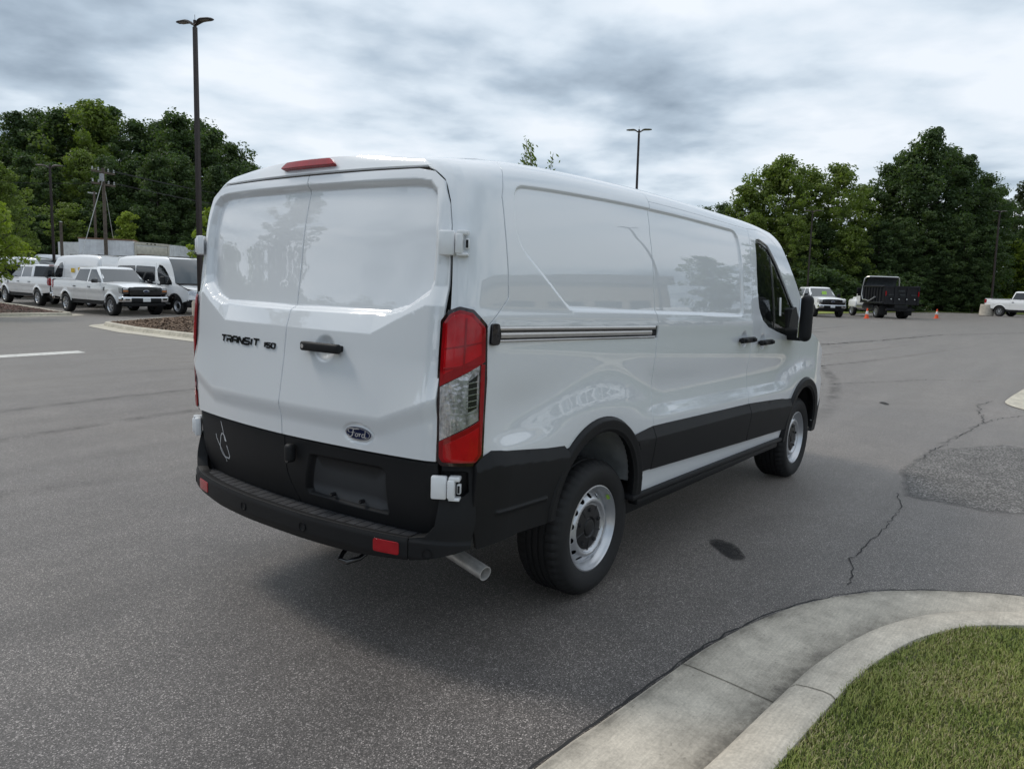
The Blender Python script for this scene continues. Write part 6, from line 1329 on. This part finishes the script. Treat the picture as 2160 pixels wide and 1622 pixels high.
tree(SMALL['cone'], 22.89, 50.81, 5.80, 'small conical green tree rising behind the box trailer beside the utility pole', None, 'sapling'); tree(SMALL['shrubby'], 17.2, 30.9, 4.7, 'slender young tree rising behind the roof of the passenger van', None, 'sapling')
# sapling behind the van: bare upright shoots with small leaves
r = np.random.default_rng(8); st = MB(); lv = []
for k in range(9):
    a = r.uniform(0, 6.28); d = r.uniform(.02, .42); top = Vector((math.cos(a)*d, math.sin(a)*d, r.uniform(3.3, 4.15))); b = Vector((math.cos(a)*.05, math.sin(a)*.05, 1.3)); pts = [Vector((0, 0, .9)), b.lerp(top, .4)+Vector((r.normal(0, .04), r.normal(0, .04), 0)), top]; st.tube(pts, [.018, .010, .004], 5)
    for i in range(150):
        t = r.uniform(.25, 1.0); p = pts[1].lerp(top, (t-.4)/.6) if t > .4 else b.lerp(pts[1], t/.4); n = Vector(r.normal(0, 1, 3)).normalized(); u = n.orthogonal().normalized(); v = n.cross(u); p = p+Vector(r.normal(0, .045, 3)); s = r.uniform(.03, .06); lv.append([p-u*s, p+v*s*.35, p+u*s, p-v*s*.35])
st.tube([(0, 0, 0), (0, 0, 1.0)], [.035, .025], 8); sp_ = tag(empty('sapling', (8.0, 5.35, gzf(8, 5.35)), .4), 'wispy sapling whose shoots rise above the roof of the cargo van', 'tree'); st.build('trunk', MAT['bark'], sp_)
V = np.array([[tuple(q) for q in l] for l in lv]).reshape(-1, 3); link('crown', fast_mesh('crown', V, np.arange(len(V)).reshape(-1, 4), MAT['leaf_mid']), None, sp_)
# ------------------------------------------------------------------ the place behind and beside the camera, which the van's paint mirrors
for k in range(26):
    a = math.radians(100+k*3.3); d = 46+3*math.sin(k*2.3); kd = 6; hh = (9.0, 7.2, 8.4, 6.6, 7.8, 7.0)[k % 6]; x, y = d*math.cos(a), d*math.sin(a)
    tree(KINDS[kd], x, y, hh, f'{["dark round", "", "mid-green round", "", "", "", "dark bushy"][kd]} tree in the close row behind the photographer', 'trees behind the photographer', wide=1.3)
tree(KINDS[1], -19.5, 29.5, 17, 'tallest dark tree standing before the row behind the photographer', None)
for k, (x, y, hh, kd) in enumerate(((52, -11, 14, 3), (57, -15, 15, 2), (47, -14, 10, 0), (62, -19, 13, 3), (70, -14, 15, 0), (56, -23, 11, 2), (75, -22, 14, 1))): tree(KINDS[kd], x, y, hh, 'green tree beyond the showroom across the entrance', 'trees across the entrance')
sb = tag(empty('showroom', (33, -38, gzf(33, -38)), .12), 'long low tan showroom with a grey roof edge across the entrance', 'building')
MB().box((-24, -8, 0), (24, 8, 6.2)).build('wall', MAT['wall_tan'], sb, smooth=0); MB().box((-24.5, -8.5, 6.2), (24.5, 8.5, 7.2)).build('roof', MAT['roof_grey'], sb, smooth=0)
for k in range(9): MB().box((-20+k*4.6, 8.0, .6), (-16.6+k*4.6, 8.06, 3.6)).build('window', MAT['privacy_glass'], sb, smooth=0)
for k, (x, y, h, src) in enumerate(((19, -19, 70, A_), (23.5, -20, 72, PV_), (28, -20.5, 70, A_), (32.5, -21, 74, C_), (37, -21.5, 70, A_), (41.5, -22, 72, CV_), (15, -18.5, 68, CV_))):
    c = copy_tree(src); put(c, x, y, h); c['label'] = f'white {"pickup" if src in (A_, C_) else "van"} in the row across the entrance, seen only mirrored in the van'; c['group'] = 'vehicles in the row across the entrance'
lamp_post(27, -14, 10, .4, 'lamp post across the entrance, mirrored in the flank of the cargo van')
